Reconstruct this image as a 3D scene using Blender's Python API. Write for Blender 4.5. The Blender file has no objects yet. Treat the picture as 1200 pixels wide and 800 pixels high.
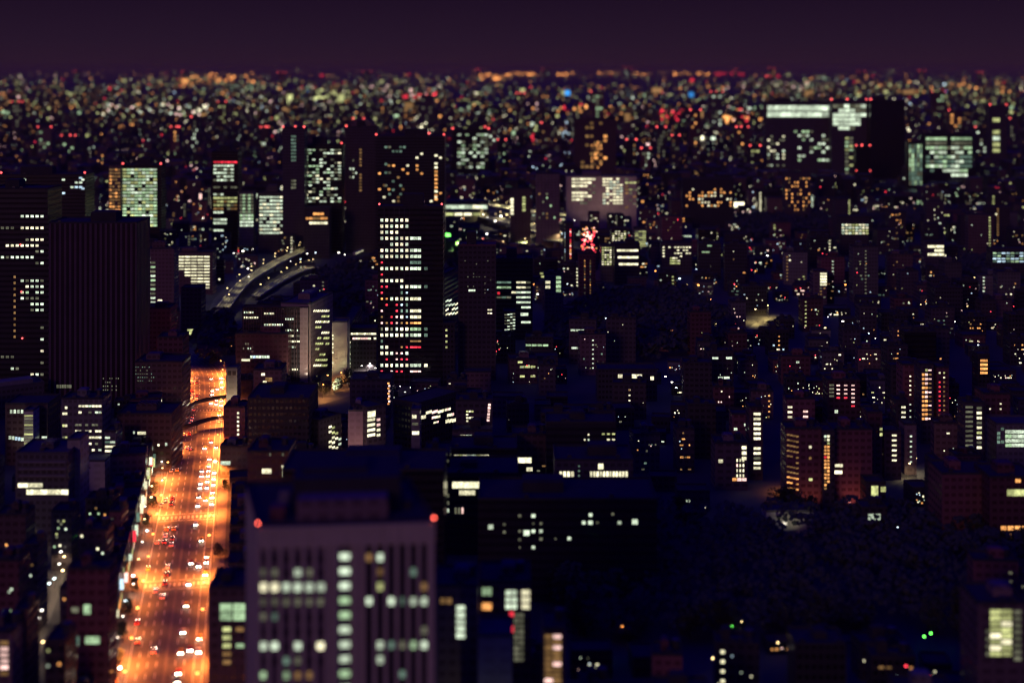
import bpy, math, random
from mathutils import Vector, Matrix
R = random.Random(7)
S = bpy.context.scene
COL = S.collection
F, H = 1648.0, 220.0            # focal length in photo pixels, camera height in metres

# ------------------------------------------------------------------ camera
cam = bpy.data.cameras.new('camera'); co = bpy.data.objects.new('camera', cam); COL.objects.link(co)
cam.sensor_width = 36; cam.lens = 36*F/1200; cam.shift_y = -320/1200
cam.clip_start = 1; cam.clip_end = 300000
co.location = (0, 0, H); co.rotation_euler = (math.radians(90), 0, 0)
cam.dof.use_dof = True
cam.dof.focus_distance = F*H/(478-80)
cam.dof.aperture_fstop = cam.lens/1000/(2*0.0078*H)
cam.dof.aperture_blades = 0
S.camera = co

# ------------------------------------------------------------------ night sky
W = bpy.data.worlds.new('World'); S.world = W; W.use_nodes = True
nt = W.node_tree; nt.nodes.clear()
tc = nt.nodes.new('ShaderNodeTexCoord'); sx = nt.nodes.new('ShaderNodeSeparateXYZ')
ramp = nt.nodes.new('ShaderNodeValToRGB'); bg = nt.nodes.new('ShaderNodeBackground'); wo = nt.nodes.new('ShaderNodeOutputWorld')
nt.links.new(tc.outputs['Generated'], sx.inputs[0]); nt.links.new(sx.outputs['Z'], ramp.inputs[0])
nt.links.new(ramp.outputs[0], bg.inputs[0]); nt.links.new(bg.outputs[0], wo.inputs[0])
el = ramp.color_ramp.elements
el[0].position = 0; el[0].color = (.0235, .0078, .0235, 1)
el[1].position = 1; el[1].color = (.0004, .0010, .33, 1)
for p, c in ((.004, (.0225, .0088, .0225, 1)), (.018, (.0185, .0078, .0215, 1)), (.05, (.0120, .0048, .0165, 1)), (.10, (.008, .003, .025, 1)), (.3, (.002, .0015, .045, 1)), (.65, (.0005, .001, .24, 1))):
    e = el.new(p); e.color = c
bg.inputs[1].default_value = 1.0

# soft glow of the city centre behind the viewpoint, low over the roofs
sd = bpy.data.lights.new('city_glow', 'SUN'); sd.energy = 0.23; sd.angle = math.radians(12); sd.color = (1, .46, .46)
so = bpy.data.objects.new('city_glow', sd); COL.objects.link(so)
so.rotation_euler = Vector((.45, 1, -.27)).to_track_quat('-Z', 'Y').to_euler(); so.location = (-200, -200, 400)

S.view_settings.view_transform = 'Standard'; S.view_settings.look = 'None'
S.view_settings.exposure = 0; S.view_settings.gamma = 1; S.view_settings.use_curve_mapping = False
cy = S.cycles
cy.max_bounces = 3; cy.diffuse_bounces = 1; cy.glossy_bounces = 2; cy.transmission_bounces = 1; cy.volume_bounces = 0
cy.sample_clamp_indirect = 0.6; cy.sample_clamp_direct = 0
cy.filter_width = 1.15; cy.use_denoising = True; cy.use_adaptive_sampling = False
cy.caustics_reflective = False; cy.caustics_refractive = False

# ------------------------------------------------------------------ materials
M = {}
def newmat(name):
    m = bpy.data.materials.new(name); m.use_nodes = True; m.node_tree.nodes.clear(); M[name] = m
    n = m.node_tree; out = n.nodes.new('ShaderNodeOutputMaterial')
    return m, n, out
def math_node(n, op, a, b=None, c=None):
    k = n.nodes.new('ShaderNodeMath'); k.operation = op
    for i, v in enumerate((a, b, c)):
        if v is None: continue
        if isinstance(v, (int, float)): k.inputs[i].default_value = v
        else: n.links.new(v, k.inputs[i])
    return k.outputs[0]
def surf(name, col, rough=.8, noise=.35, scale=.25, metallic=0, second=None):
    m, n, out = newmat(name)
    b = n.nodes.new('ShaderNodeBsdfPrincipled'); n.links.new(b.outputs[0], out.inputs[0])
    b.inputs['Roughness'].default_value = rough; b.inputs['Metallic'].default_value = metallic
    t = n.nodes.new('ShaderNodeTexCoord'); z = n.nodes.new('ShaderNodeTexNoise'); z.inputs['Scale'].default_value = scale; z.inputs['Detail'].default_value = 5
    n.links.new(t.outputs['Object'], z.inputs['Vector'])
    r = n.nodes.new('ShaderNodeValToRGB'); n.links.new(z.outputs['Fac'], r.inputs[0])
    r.color_ramp.elements[0].position = .3; r.color_ramp.elements[1].position = .7
    s = second or tuple(c*(1-noise) for c in col)
    r.color_ramp.elements[0].color = (*s, 1); r.color_ramp.elements[1].color = (*col, 1)
    n.links.new(r.outputs[0], b.inputs['Base Color'])
    return m
def wall(name, col, floor=3.5, bay=3.2, dark=.68, hz=.45, vt=.35, ribbon=False, rough=.75):
    """facade: floor bands and window bays as a surface pattern, plus weathering"""
    m, n, out = newmat(name)
    b = n.nodes.new('ShaderNodeBsdfPrincipled'); n.links.new(b.outputs[0], out.inputs[0])
    t = n.nodes.new('ShaderNodeTexCoord'); s = n.nodes.new('ShaderNodeSeparateXYZ'); n.links.new(t.outputs['Object'], s.inputs[0])
    u = math_node(n, 'ADD', s.outputs['X'], s.outputs['Y'])
    fz = math_node(n, 'FRACT', math_node(n, 'DIVIDE', s.outputs['Z'], floor))
    az = math_node(n, 'GREATER_THAN', fz, 1-hz)
    if ribbon: w = az
    else:
        fu = math_node(n, 'FRACT', math_node(n, 'DIVIDE', u, bay))
        w = math_node(n, 'MULTIPLY', az, math_node(n, 'GREATER_THAN', fu, vt))
    z = n.nodes.new('ShaderNodeTexNoise'); z.inputs['Scale'].default_value = .12; z.inputs['Detail'].default_value = 4
    n.links.new(t.outputs['Object'], z.inputs['Vector'])
    k = math_node(n, 'MULTIPLY_ADD', z.outputs['Fac'], .8, .6)
    k = math_node(n, 'MULTIPLY', k, math_node(n, 'MULTIPLY_ADD', w, dark-1, 1))
    oi = n.nodes.new('ShaderNodeObjectInfo')
    k = math_node(n, 'MULTIPLY', k, math_node(n, 'MULTIPLY_ADD', oi.outputs['Random'], .7, .45))
    mx = n.nodes.new('ShaderNodeVectorMath'); mx.operation = 'SCALE'; mx.inputs[0].default_value = col
    n.links.new(k, mx.inputs['Scale']); n.links.new(mx.outputs[0], b.inputs['Base Color'])
    n.links.new(math_node(n, 'MULTIPLY_ADD', w, .2-rough, rough), b.inputs['Roughness'])
    return m
def glow(name, col, st, island=False, vary=.8, interior=True):
    m, n, out = newmat(name)
    e = n.nodes.new('ShaderNodeEmission'); e.inputs[0].default_value = (*col, 1); n.links.new(e.outputs[0], out.inputs[0])
    if island:
        g = n.nodes.new('ShaderNodeNewGeometry'); rnd = g.outputs['Random Per Island']
    else:
        g = n.nodes.new('ShaderNodeObjectInfo'); rnd = g.outputs['Random']
    k = math_node(n, 'MULTIPLY_ADD', rnd, vary*st, (1-vary*.6)*st)
    if interior:      # ceiling tubes, blinds and furniture seen through the pane
        t = n.nodes.new('ShaderNodeTexCoord'); z = n.nodes.new('ShaderNodeTexNoise'); z.inputs['Scale'].default_value = 2.6
        ad = n.nodes.new('ShaderNodeVectorMath'); ad.operation = 'ADD'
        cb = n.nodes.new('ShaderNodeCombineXYZ'); n.links.new(math_node(n, 'MULTIPLY', rnd, 37.0), cb.inputs[0]); n.links.new(cb.outputs[0], ad.inputs[0]); n.links.new(t.outputs['Object'], ad.inputs[1])
        n.links.new(ad.outputs[0], z.inputs['Vector'])
        k = math_node(n, 'MULTIPLY', k, math_node(n, 'MULTIPLY_ADD', z.outputs['Fac'], 2.4, -.2))
    n.links.new(k, e.inputs[1])
    m.cycles.emission_sampling = 'NONE'
    return m
EM = {'c': ((.84, 1, .74), .95), 'w': ((1, .93, .60), 1.35), 'y': ((.80, .84, .34), .75), 'o': ((1, .42, .12), 1.25), 'r': ((1, .04, .07), 1.3),
      'p': ((1, .62, .55), 1.5), 't': ((.34, .55, .42), .36), 'd': ((.36, .36, .24), .36), 'm': ((.5, .27, .10), .5), 'b': ((.62, .85, 1), 1.2), 'B': ((.05, .35, .9), .9), 'g': ((.60, .88, .50), .7), 'R': ((1, .05, .08), 4), 'P': ((1, .45, .35), 4), 'O': ((1, .36, .09), 3.2)}
for k_, (c_, s_) in EM.items():
    glow('lit_'+k_, c_, s_); glow('isl_'+k_, c_, s_*1.6, island=True, vary=.9, interior=False)
glow('beacon_bright', (1, .12, .08), 13, vary=.2, interior=False); glow('beacon_red', (1, .10, .10), 3.2, vary=.5, interior=False)
for k_, c_, s_ in (('white', (1, .93, .78), 9), ('cool', (.75, .95, 1), 8), ('orange', (1, .36, .08), 9), ('green', (.16, 1, .12), 5), ('red', (1, .06, .05), 6), ('amber', (1, .7, .3), 8)):
    glow('lamp_'+k_, c_, s_, vary=.7, interior=False)
glow('headlight_glow', (1, .86, .66), 42, vary=.5, interior=False)
glow('taillight_glow', (1, .04, .02), 8, vary=.5, interior=False)
surf('ground', (.06, .055, .06), .9, scale=.02, second=(.035, .035, .035))
surf('asphalt', (.085, .078, .075), .65, scale=.15, second=(.055, .052, .05))
surf('pavement', (.17, .15, .13), .8, scale=.6)
surf('paint', (.45, .44, .42), .6, noise=.2, scale=2)
surf('concrete', (.26, .24, .21), .8)
surf('roof', (.042, .040, .042), .9, scale=.2)
surf('roof_pale', (.10, .10, .09), .9)
surf('pale', (.52, .50, .46), .7, noise=.2)
surf('steel', (.10, .10, .11), .4, metallic=.6)
surf('foliage', (.05, .065, .045), .9, scale=.3, second=(.044, .055, .04))
surf('bark', (.06, .045, .035), .9)
surf('tyre', (.02, .02, .02), .8)
surf('dark_glass', (.022, .022, .028), .25, noise=.1)
for k_, c_ in (('white', (.7, .7, .7)), ('silver', (.4, .4, .42)), ('black', (.02, .02, .025)), ('blue', (.03, .08, .4)), ('red', (.35, .02, .02)), ('yellow', (.6, .4, .05))):
    surf('car_'+k_, c_, .3, noise=.05)
wall('w_dark', (.075, .06, .07)); wall('w_darker', (.04, .034, .045), bay=2.4, dark=.5)
wall('w_glass', (.028, .024, .034), ribbon=True, rough=.3); wall('w_brown', (.17, .105, .10)); wall('w_rose', (.20, .14, .14), bay=4.2)
wall('w_conc', (.18, .17, .15), bay=2.8); wall('w_pink', (.42, .30, .29), dark=.95); wall('w_white', (.46, .44, .36), dark=.9, bay=5)
wall('w_stripe', (.10, .055, .085), floor=400, hz=1, bay=3.3, vt=.45, dark=.25)
wall('w_red', (.20, .075, .085), dark=.6)
surf('facade_concrete', (.58, .54, .36), .7, noise=.12, scale=.3)
surf('facade_recess', (.17, .13, .14), .5, noise=.2)

# ------------------------------------------------------------------ mesh helpers
class MB:
    def __init__(s): s.v = []; s.f = []; s.m = []
    def quad_prism(s, pts, z0, z1, mi=0, bottom=False):
        n = len(pts); a = len(s.v)
        z0s = z0 if isinstance(z0, (list, tuple)) else [z0]*n; z1s = z1 if isinstance(z1, (list, tuple)) else [z1]*n
        s.v += [(p[0], p[1], z) for p, z in zip(pts, z0s)] + [(p[0], p[1], z) for p, z in zip(pts, z1s)]
        for i in range(n):
            j = (i+1) % n; s.f.append((a+i, a+j, a+n+j, a+n+i)); s.m.append(mi)
        s.f.append(tuple(a+n+i for i in range(n))); s.m.append(mi)
        if bottom: s.f.append(tuple(a+n-1-i for i in range(n))); s.m.append(mi)
        return s
    def box(s, x0, x1, y0, y1, z0, z1, mi=0):
        return s.quad_prism([(x0, y0), (x1, y0), (x1, y1), (x0, y1)], z0, z1, mi, True)
    def obox(s, c, ux, w, d, z0, z1, mi=0):
        """box centred on c=(x,y), its width along the unit vector ux"""
        vx = (-ux[1], ux[0]); P = []
        for a, b in ((-.5, -.5), (.5, -.5), (.5, .5), (-.5, .5)):
            P.append((c[0]+ux[0]*w*a+vx[0]*d*b, c[1]+ux[1]*w*a+vx[1]*d*b))
        return s.quad_prism(P, z0, z1, mi, True)
    def cyl(s, x, y, z0, z1, r, n=8, r2=None, mi=0):
        r2 = r if r2 is None else r2; a = len(s.v)
        for zz, rr in ((z0, r), (z1, r2)):
            for i in range(n): s.v.append((x+rr*math.cos(6.2832*i/n), y+rr*math.sin(6.2832*i/n), zz))
        for i in range(n):
            j = (i+1) % n; s.f.append((a+i, a+j, a+n+j, a+n+i)); s.m.append(mi)
        s.f.append(tuple(a+n+i for i in range(n))); s.m.append(mi)
        s.f.append(tuple(a+n-1-i for i in range(n))); s.m.append(mi)
        return s
    def tube(s, p, q, r0, r1, n=6, mi=0):
        p = Vector(p); q = Vector(q); d = (q-p).normalized(); u = d.orthogonal().normalized(); w = d.cross(u); a = len(s.v)
        for c, r in ((p, r0), (q, r1)):
            for i in range(n): s.v.append(tuple(c+u*r*math.cos(6.2832*i/n)+w*r*math.sin(6.2832*i/n)))
        for i in range(n):
            j = (i+1) % n; s.f.append((a+i, a+j, a+n+j, a+n+i)); s.m.append(mi)
        s.f.append(tuple(a+n+i for i in range(n))); s.m.append(mi); s.f.append(tuple(a+n-1-i for i in range(n))); s.m.append(mi)
        return s
    def face(s, pts, mi=0):
        a = len(s.v); s.v += [tuple(p) for p in pts]; s.f.append(tuple(range(a, a+len(pts)))); s.m.append(mi); return s
    def blob(s, c, r, mi=0):
        a = len(s.v); x, y, z = c
        s.v += [(x, y, z+r), (x+r, y, z), (x, y+r, z), (x-r, y, z), (x, y-r, z), (x, y, z-r)]
        for i in range(4):
            j = (i+1) % 4; s.f += [(a, a+1+i, a+1+j), (a+5, a+1+j, a+1+i)]; s.m += [mi, mi]
        return s
    def mesh(s, name, mats):
        me = bpy.data.meshes.new(name); me.from_pydata(s.v, [], s.f)
        for m in mats: me.materials.append(M[m])
        if len(mats) > 1: me.polygons.foreach_set('material_index', s.m)
        me.update(); return me
def link(name, me, parent=None, loc=(0, 0, 0), rz=0, scale=None):
    o = bpy.data.objects.new(name, me); COL.objects.link(o); o.location = loc
    if rz: o.rotation_euler = (0, 0, rz)
    if scale: o.scale = scale
    if parent: o.parent = parent
    return o
def tag(o, label, cat, group=None):
    o['label'] = label; o['category'] = cat
    if group: o['group'] = group
    return o
def struct(name, mb, mats, kind='structure'):
    o = link(name, mb.mesh(name, mats if isinstance(mats, list) else [mats])); o['kind'] = kind; return o
def thing(name, label, cat, loc=(0, 0, 0), rz=0, group=None):
    return tag(link(name, None, None, loc, rz), label, cat, group)
def dup(root, loc, rz, label=None, sc=None):
    r = root.copy(); COL.objects.link(r); r.location = loc; r.rotation_euler = (0, 0, rz)
    if sc: r.scale = (sc, sc, sc)
    if label: r['label'] = label
    for c in kids[root.name]:
        d = c.copy(); COL.objects.link(d); d.parent = r
    return r
kids = {}
def D_of(y): return F*H/(y-80)
def G(x, y, d=None):
    """ground point seen at photo pixel x, y"""
    d = D_of(y); return ((x-600)/F*d, d)
_unit = {}
def unit(mk):
    if mk not in _unit:
        mat = 'dark_glass' if mk == 'k' else 'lit_'+mk
        _unit[mk] = MB().box(-.5, .5, -.5, .5, -.5, .5).mesh('window_'+mk, [mat])
    return _unit[mk]
beacon_me = MB().blob((0, 0, 0), .8).mesh('beacon', ['beacon_red'])

# ------------------------------------------------------------------ the builder of buildings
PROT = [(519, 262, 550, 322, 1600), (640, 600, 1120, 752, 690)]      # photo rectangles (x0,y0,x1,y1,d) in which a nearer filler building may not stand
FOOT = []      # footprints already taken (cx, cy, radius)
class Bld:
    def __init__(s, name, label, cat, x0=None, x1=None, yt=None, yb=None, D=25, mat='w_dark', k=1.0, group=None, d=None, A=None, rot=None, W_=None, Hh=None, skew=0, plain=False):
        if A is None:
            d = d or D_of(yb); A = ((x0-600)/F*d, d); B = ((x1-600)/F*d*k, d*k)
            s.Hh = H-(yt-80)/F*d; rot = math.atan2(B[1]-A[1], B[0]-A[0]); s.W = math.hypot(B[0]-A[0], B[1]-A[1])
            s.hero = True
        else: s.W = W_; s.Hh = Hh; s.hero = False
        s.A = A; s.rot = rot; s.D = D; s.skew = skew; s.mat = mat; s.wins = []; s.ymax = yt or 0; s.xr = (x0, x1); s.yt = yt; s.d = A[1]
        s.ux = (math.cos(rot), math.sin(rot)); s.vx = (-s.ux[1], s.ux[0])
        s.root = thing(name, label, cat, (A[0], A[1], 0), rot, group)
        s.pts = [(0, 0), (s.W, 0), (s.W+skew, D), (skew, D)]
        if not plain: link('wall', MB().quad_prism(s.pts, 0, s.Hh).mesh('wall', [mat]), s.root)
        c = [A[0]+s.ux[0]*s.W/2+s.vx[0]*D/2, A[1]+s.ux[1]*s.W/2+s.vx[1]*D/2]
        FOOT.append((c[0], c[1], math.hypot(s.W, D)/2, s.W, D, s.ux))
    def hit(s, face, x, y):
        if face == 'F': O, dr = s.A, s.ux
        else:
            O = (s.A[0]+s.ux[0]*s.W, s.A[1]+s.ux[1]*s.W) if face == 'R' else s.A; dr = s.vx
        t = (x-600)/F          # O.x+u*dr.x = t*(O.y+u*dr.y)
        u = (t*O[1]-O[0])/(dr[0]-t*dr[1]); yy = O[1]+u*dr[1]
        return u, H-(y-80)/F*yy
    def lw(s, face, u, z, w, h, mk): s.wins.append((face, u, z, w, h, mk))
    def w(s, face, x0, y0, x1, y1, mk):
        s.ymax = max(s.ymax, y1); u0, z1 = s.hit(face, x0, y0); u1, z0 = s.hit(face, x1, y1); u2, za = s.hit(face, (x0+x1)/2, (y0+y1)/2)
        hh = (y1-y0)/F*(s.A[1]); s.lw(face, u2, za, abs(u1-u0), hh, mk); return s
    def g(s, face, x0, x1, nx, y0, y1, ny, wf=.7, hf=.5, pat='c', p=1.0, dy=0):
        """pixel grid; pat: string of keys drawn at random with chance p, or list of row strings"""
        pw = (x1-x0)/nx; ph = (y1-y0)/ny
        for j in range(ny):
            for i in range(nx):
                if isinstance(pat, list):
                    if j >= len(pat) or i >= len(pat[j]): continue
                    mk = pat[j][i]
                    if mk in '. ': continue
                else:
                    if R.random() > p: continue
                    mk = R.choice(pat)
                cx = x0+pw*(i+.5); cy_ = y0+ph*(j+.5)+dy*i
                s.w(face, cx-pw*wf/2, cy_-ph*hf/2, cx+pw*wf/2, cy_+ph*hf/2, mk)
        return s
    def part(s, name, x0, x1, y0, y1, z0, z1, mat):
        link(name, MB().box(x0, x1, y0, y1, z0, z1).mesh(name, [mat]), s.root); return s
    def beacons(s, n=2):
        zz = s.Hh+2.2; pos = [(.8, .8), (s.W-.8, .8), (s.W/2, s.D/2), (s.W*.75, s.D-.8)][:n]
        for p in pos: link('beacon', beacon_me, s.root, (p[0], p[1], zz), 0, (s.d/900 if s.d < 2600 else 2.9+(s.d-2600)/2600,)*3 if s.d > 900 else None)
        return s
    def roof(s, kind='parapet', rmat='roof'):
        W_, D_, z, k = s.W, s.D, s.Hh, s.skew
        m = MB(); t = .4; hp = 1.1
        m.quad_prism([(t, t), (W_-t, t), (W_+k-t, D_-t), (k+t, D_-t)], z, z+.15)
        for q in ([(0, 0), (W_, 0), (W_, t), (0, t)], [(k, D_-t), (W_+k, D_-t), (W_+k, D_), (k, D_)]): m.quad_prism(q, z, z+hp)
        for x in (0, W_-t): m.quad_prism([(x, t), (x+t, t), (x+k+t, D_-t), (x+k, D_-t)], z, z+hp-.004)
        link('roof', m.mesh('roof', [rmat]), s.root)
        if kind in ('plant', 'tank') and W_ > 9 and D_ > 9:
            a = R.uniform(.15, .45)*W_; b = a+R.uniform(.2, .4)*W_; hh = R.uniform(2.5, 4.5)*(1+(s.Hh > 60))
            q = MB().box(a, b, D_*.35, D_*.75, z+.15, z+hh)
            q.box(a+.6, b-.6, D_*.4, D_*.7, z+hh, z+hh+.5)
            link('plant_room', q.mesh('plant_room', ['roof' if s.mat in ('w_dark', 'w_darker', 'w_glass', 'w_stripe') else s.mat]), s.root)
            for i in range(R.randint(1, 3)):
                xx = R.uniform(.05, .85)*W_; yy = R.uniform(.08, .25)*D_
                link('air_conditioner', MB().box(xx, xx+2, yy, yy+1.4, z+.15, z+1.5).cyl(xx+1, yy+.7, z+1.5, z+1.65, .5, 8).mesh('air_conditioner', ['steel']), s.root)
        if kind == 'tank':
            link('water_tank', MB().cyl(W_*.8, D_*.6, z+.6, z+3.4, 1.6, 10).cyl(W_*.8, D_*.6, z+3.4, z+3.9, 1.65, 10, .3).box(W_*.8-1.2, W_*.8+1.2, D_*.6-1.2, D_*.6+1.2, z+.15, z+.6).mesh('water_tank', ['steel']), s.root)
        return s
    def place(s, w):
        face, u, z, ww, hh, mk = w
        if face == 'F': return (u, -.03, z), 0
        if face == 'R': return (s.W+.03+s.skew*u/s.D, u, z), math.pi/2
        return (-.03+s.skew*u/s.D, u, z), math.pi/2
    def done(s, vis=None):
        ws = [w for w in s.wins if w[2]+w[4]/2 < s.Hh-.2 and w[2] > .5 and -.1 < w[1]-w[3]/2 and w[1]+w[3]/2 < (s.W if w[0] == 'F' else s.D)+.1]
        ws.sort(key=lambda w: -w[3]*w[4])
        for w in ws[:100]:
            loc, rz = s.place(w); link('window', unit(w[5]), s.root, loc, rz, (w[3], .16, w[4]))
        if len(ws) > 100:
            ks = sorted({w[5] for w in ws[100:]}); m = MB()
            for w in ws[100:]:
                (x, y, z), rz = s.place(w); a, b, t = w[3]/2, w[4]/2, .08; mi = ks.index(w[5])
                if rz: m.box(x-t, x+t, y-a, y+a, z-b, z+b, mi)
                else: m.box(x-a, x+a, y-t, y+t, z-b, z+b, mi)
            o = link('window', m.mesh('window_rest', ['dark_glass' if k == 'k' else 'isl_'+k for k in ks]), s.root); o['kind'] = 'stuff'
        if s.hero: PROT.append((s.xr[0]-2, s.yt-3, s.xr[1]+2, vis or s.ymax+3, s.d))
        return s
KX = dict(office_tower='tower', office_building='building', apartment_block='apartment block', hall='building')
def hero(name, label, x0, x1, yt, yb, D=25, mat='w_dark', **k): return Bld(name, label, KX.get(name, 'building'), x0, x1, yt, yb, D, mat, **k)

# ------------------------------------------------------------------ setting: ground and roads
g = MB(); g.face([(-90000, -3000, 0), (90000, -3000, 0), (90000, 130000, 0), (-90000, 130000, 0)])
struct('ground', g, 'ground')
def ribbon(path, half, z, off=0.0, both=None):
    """flat strip along a path; off shifts it sideways"""
    L, Rr = [], []
    for i, p in enumerate(path):
        a = Vector(path[max(i-1, 0)][:2]); b = Vector(path[min(i+1, len(path)-1)][:2]); t = (b-a).normalized(); n = Vector((-t.y, t.x))
        c = Vector(p[:2])+n*off; zz = (p[2] if len(p) > 2 else 0)+z
        L.append((*(c+n*half), zz)); Rr.append((*(c-n*half), zz))
    return L, Rr
def strip(mb, path, half, z, off=0.0, th=None, mi=0):
    L, Rr = ribbon(path, half, z, off)
    for i in range(len(L)-1):
        if th is None: mb.face([Rr[i], Rr[i+1], L[i+1], L[i]], mi)
        else:
            q = [Rr[i], Rr[i+1], L[i+1], L[i]]
            mb.quad_prism([p[:2] for p in q], [p[2]-th for p in q], [p[2] for p in q], mi, True)
def smooth(P, n=6):
    out = []
    for i in range(len(P)-1):
        p0, p1, p2, p3 = (Vector(P[max(i-1, 0)]), Vector(P[i]), Vector(P[i+1]), Vector(P[min(i+2, len(P)-1)]))
        for k in range(n):
            t = k/n; out.append(tuple(.5*((2*p1)+(p2-p0)*t+(2*p0-5*p1+4*p2-p3)*t*t+(3*p1-p0-3*p2+p3)*t**3)))
    out.append(tuple(P[-1])); return out
AVE = smooth([(-103, 390), (-125, 504), (-148, 627), (-170, 745), (-192, 862), (-212, 970), (-238, 1050), (-300, 1130), (-420, 1210)], 8)
m = MB(); strip(m, AVE, 14, .004); struct('avenue', m, 'asphalt')
for sgn in (-1, 1):
    m = MB(); strip(m, AVE, 2.6, .13, off=sgn*16.75, th=.13); struct('pavement', m, 'pavement')
m = MB()
def dash(path, off, dl, gap, w, z=.009):
    acc = 0
    for i in range(len(path)-1):
        a, b = Vector(path[i][:2]), Vector(path[i+1][:2]); L = (b-a).length; t = (b-a)/L; n = Vector((-t.y, t.x)); s0 = 0
        while s0 < L:
            ph = (acc+s0) % (dl+gap)
            if ph < dl:
                e = min(L, s0+dl-ph); p, q = a+t*s0+n*off, a+t*e+n*off
                m.face([(*(p-n*w/2), z), (*(q-n*w/2), z), (*(q+n*w/2), z), (*(p+n*w/2), z)]); s0 = e+.01
            else: s0 += dl+gap-ph+.01
        acc += L
for o_ in (-6.7, -3.4, 3.4, 6.7, 10): dash(AVE, o_, 5, 5, .35)
for o_ in (-13.4, 13.4, -10.2): dash(AVE, o_, 90, .1, .3)
def at_ave(d, off=0.0):
    for i in range(len(AVE)-1):
        if AVE[i][1] <= d <= AVE[i+1][1]:
            a, b = Vector(AVE[i]), Vector(AVE[i+1]); t = (d-a.y)/(b.y-a.y); dr = (b-a).normalized(); n = Vector((-dr.y, dr.x)); p = a.lerp(b, t)+n*off
            return p, dr
def crossing(d):
    for k in range(-13, 14, 2):
        p, dr = at_ave(d, k*1.0); n = Vector((-dr.y, dr.x))
        m.face([(*(p-n*.45-dr*2), .012), (*(p+n*.45-dr*2), .012), (*(p+n*.45+dr*2), .012), (*(p-n*.45+dr*2), .012)])
    for e in (-5, 5):
        p, dr = at_ave(d+e); n = Vector((-dr.y, dr.x)); m.face([(*(p-n*13-dr*.3), .013), (*(p+n*13-dr*.3), .013), (*(p+n*13+dr*.3), .013), (*(p-n*13+dr*.3), .013)])
for d_ in (600, 690, 905): crossing(d_)
struct('road_markings', m, 'paint')
m = MB(); strip(m, AVE, .6, .18, th=.16); struct('median', m, 'pavement')
# smaller streets
STREETS = {'left_street': ([G(30, 790), G(52, 720), G(66, 680), G(92, 630), G(112, 590), G(130, 560)], 3),
           'plaza_road': ([G(352, 476), G(400, 462), G(450, 447), G(520, 436)], 8), 'park_road': ([G(880, 386), G(900, 372), G(925, 366)], 4),
           'side_street': ([G(1030, 570), G(1060, 558), G(1075, 550), G(1100, 540)], 4), 'far_street': ([G(232, 425), G(243, 395), G(262, 350), G(280, 330), G(330, 312)], 9)}
for nm, (pt, hw) in STREETS.items():
    m = MB(); strip(m, pt, hw, .006); struct('street', m, 'asphalt')

HZ = 3.4e-5
hz = MB().box(-95000, 95000, -3500, 135000, -1, 262); hm_, hn, ho = newmat('haze')
pv = hn.nodes.new('ShaderNodeVolumePrincipled'); pv.inputs['Color'].default_value = (1, .74, .30, 1); pv.inputs['Density'].default_value = HZ; hn.links.new(pv.outputs[0], ho.inputs['Volume'])
struct('haze', hz, 'haze', 'stuff')

# ------------------------------------------------------------------ street lamps
lamp_lights = {}
def lamp_light(key, energy, col, rad=.4, spot=True):
    k = (key, energy)
    if k not in lamp_lights:
        l = bpy.data.lights.new('lamp_light', 'SPOT' if spot else 'POINT'); l.energy = energy; l.color = col; l.shadow_soft_size = rad
        if spot: l.spot_size = math.radians(150); l.spot_blend = .6
        lamp_lights[k] = l
    return lamp_lights[k]
pole_me = MB().cyl(0, 0, 0, .5, .22, 8).tube((0, 0, .5), (0, 0, 9), .11, .07, 6).mesh('pole', ['steel'])
arm_me = MB().tube((0, 0, 8.95), (1.2, 0, 9.5), .06, .05, 5).tube((1.2, 0, 9.5), (2.3, 0, 9.55), .05, .05, 5).mesh('arm', ['steel'])
heads = {}
def head_me(c, s=1.0):
    if (c, s) not in heads:
        heads[(c, s)] = MB().box(1.9, 1.9+.95*s, -.32*s, .32*s, 9.55-.42*s, 9.52).mesh('lamp_head', ['lamp_'+c])
    return heads[(c, s)]
LAMPN = [0]
def lamp(x, y, rz, colr, label, group, energy=0, lcol=(1, .22, .035), s=1.0, z=0, simple=False, sc=None):
    t = thing('street_lamp', label, 'street lamp', (x, y, z), rz, group); LAMPN[0] += 1
    if sc: t.scale = (sc,)*3
    link('pole', pole_me, t); link('arm', arm_me, t); link('lamp_head', head_me(colr, s), t)
    if energy:
        l = bpy.data.objects.new('lamp_light', lamp_light(colr, energy, lcol)); COL.objects.link(l); l.parent = t; l.location = (2.3, 0, 8.95)
    return t
d_ = 430
while d_ < 1035:
    for sg in (-1, 1):
        p, dr = at_ave(d_+(6 if sg > 0 else 0), sg*14.9); a = math.atan2(dr.y, dr.x)
        lamp(p.x, p.y, a+(-math.pi/2 if sg > 0 else math.pi/2), 'orange', 'sodium street lamp on the %s kerb of the orange lit avenue' % ('left' if sg > 0 else 'right'), 'sodium lamps along the avenue', energy=(20000 if 545 < d_ < 590 or 632 < d_ < 668 else 90000 if d_ > 600 else 60000))
    d_ += 29
for j in range(26):
    q = at_ave(450+j*17+R.uniform(-6, 6), R.uniform(15.4, 18.6))
    if q: lamp(q[0].x, q[0].y, R.uniform(0, 6.28), R.choice(('white', 'white', 'cool', 'amber')), 'short pale pavement lamp on the left pavement of the avenue', 'pale pavement lamps left of the avenue', energy=1500, lcol=(1, .85, .6), s=R.choice((1.2, 1.8)), sc=.6)
def glow_lamp(x, y, colr, en, lcol, label, sc=1.0):
    X, Y = G(x, y); lamp(X, Y, R.uniform(0, 6.28), colr, label, None, energy=en, lcol=lcol, sc=sc, s=3.2 if sc > 2 else 1.0)

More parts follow.
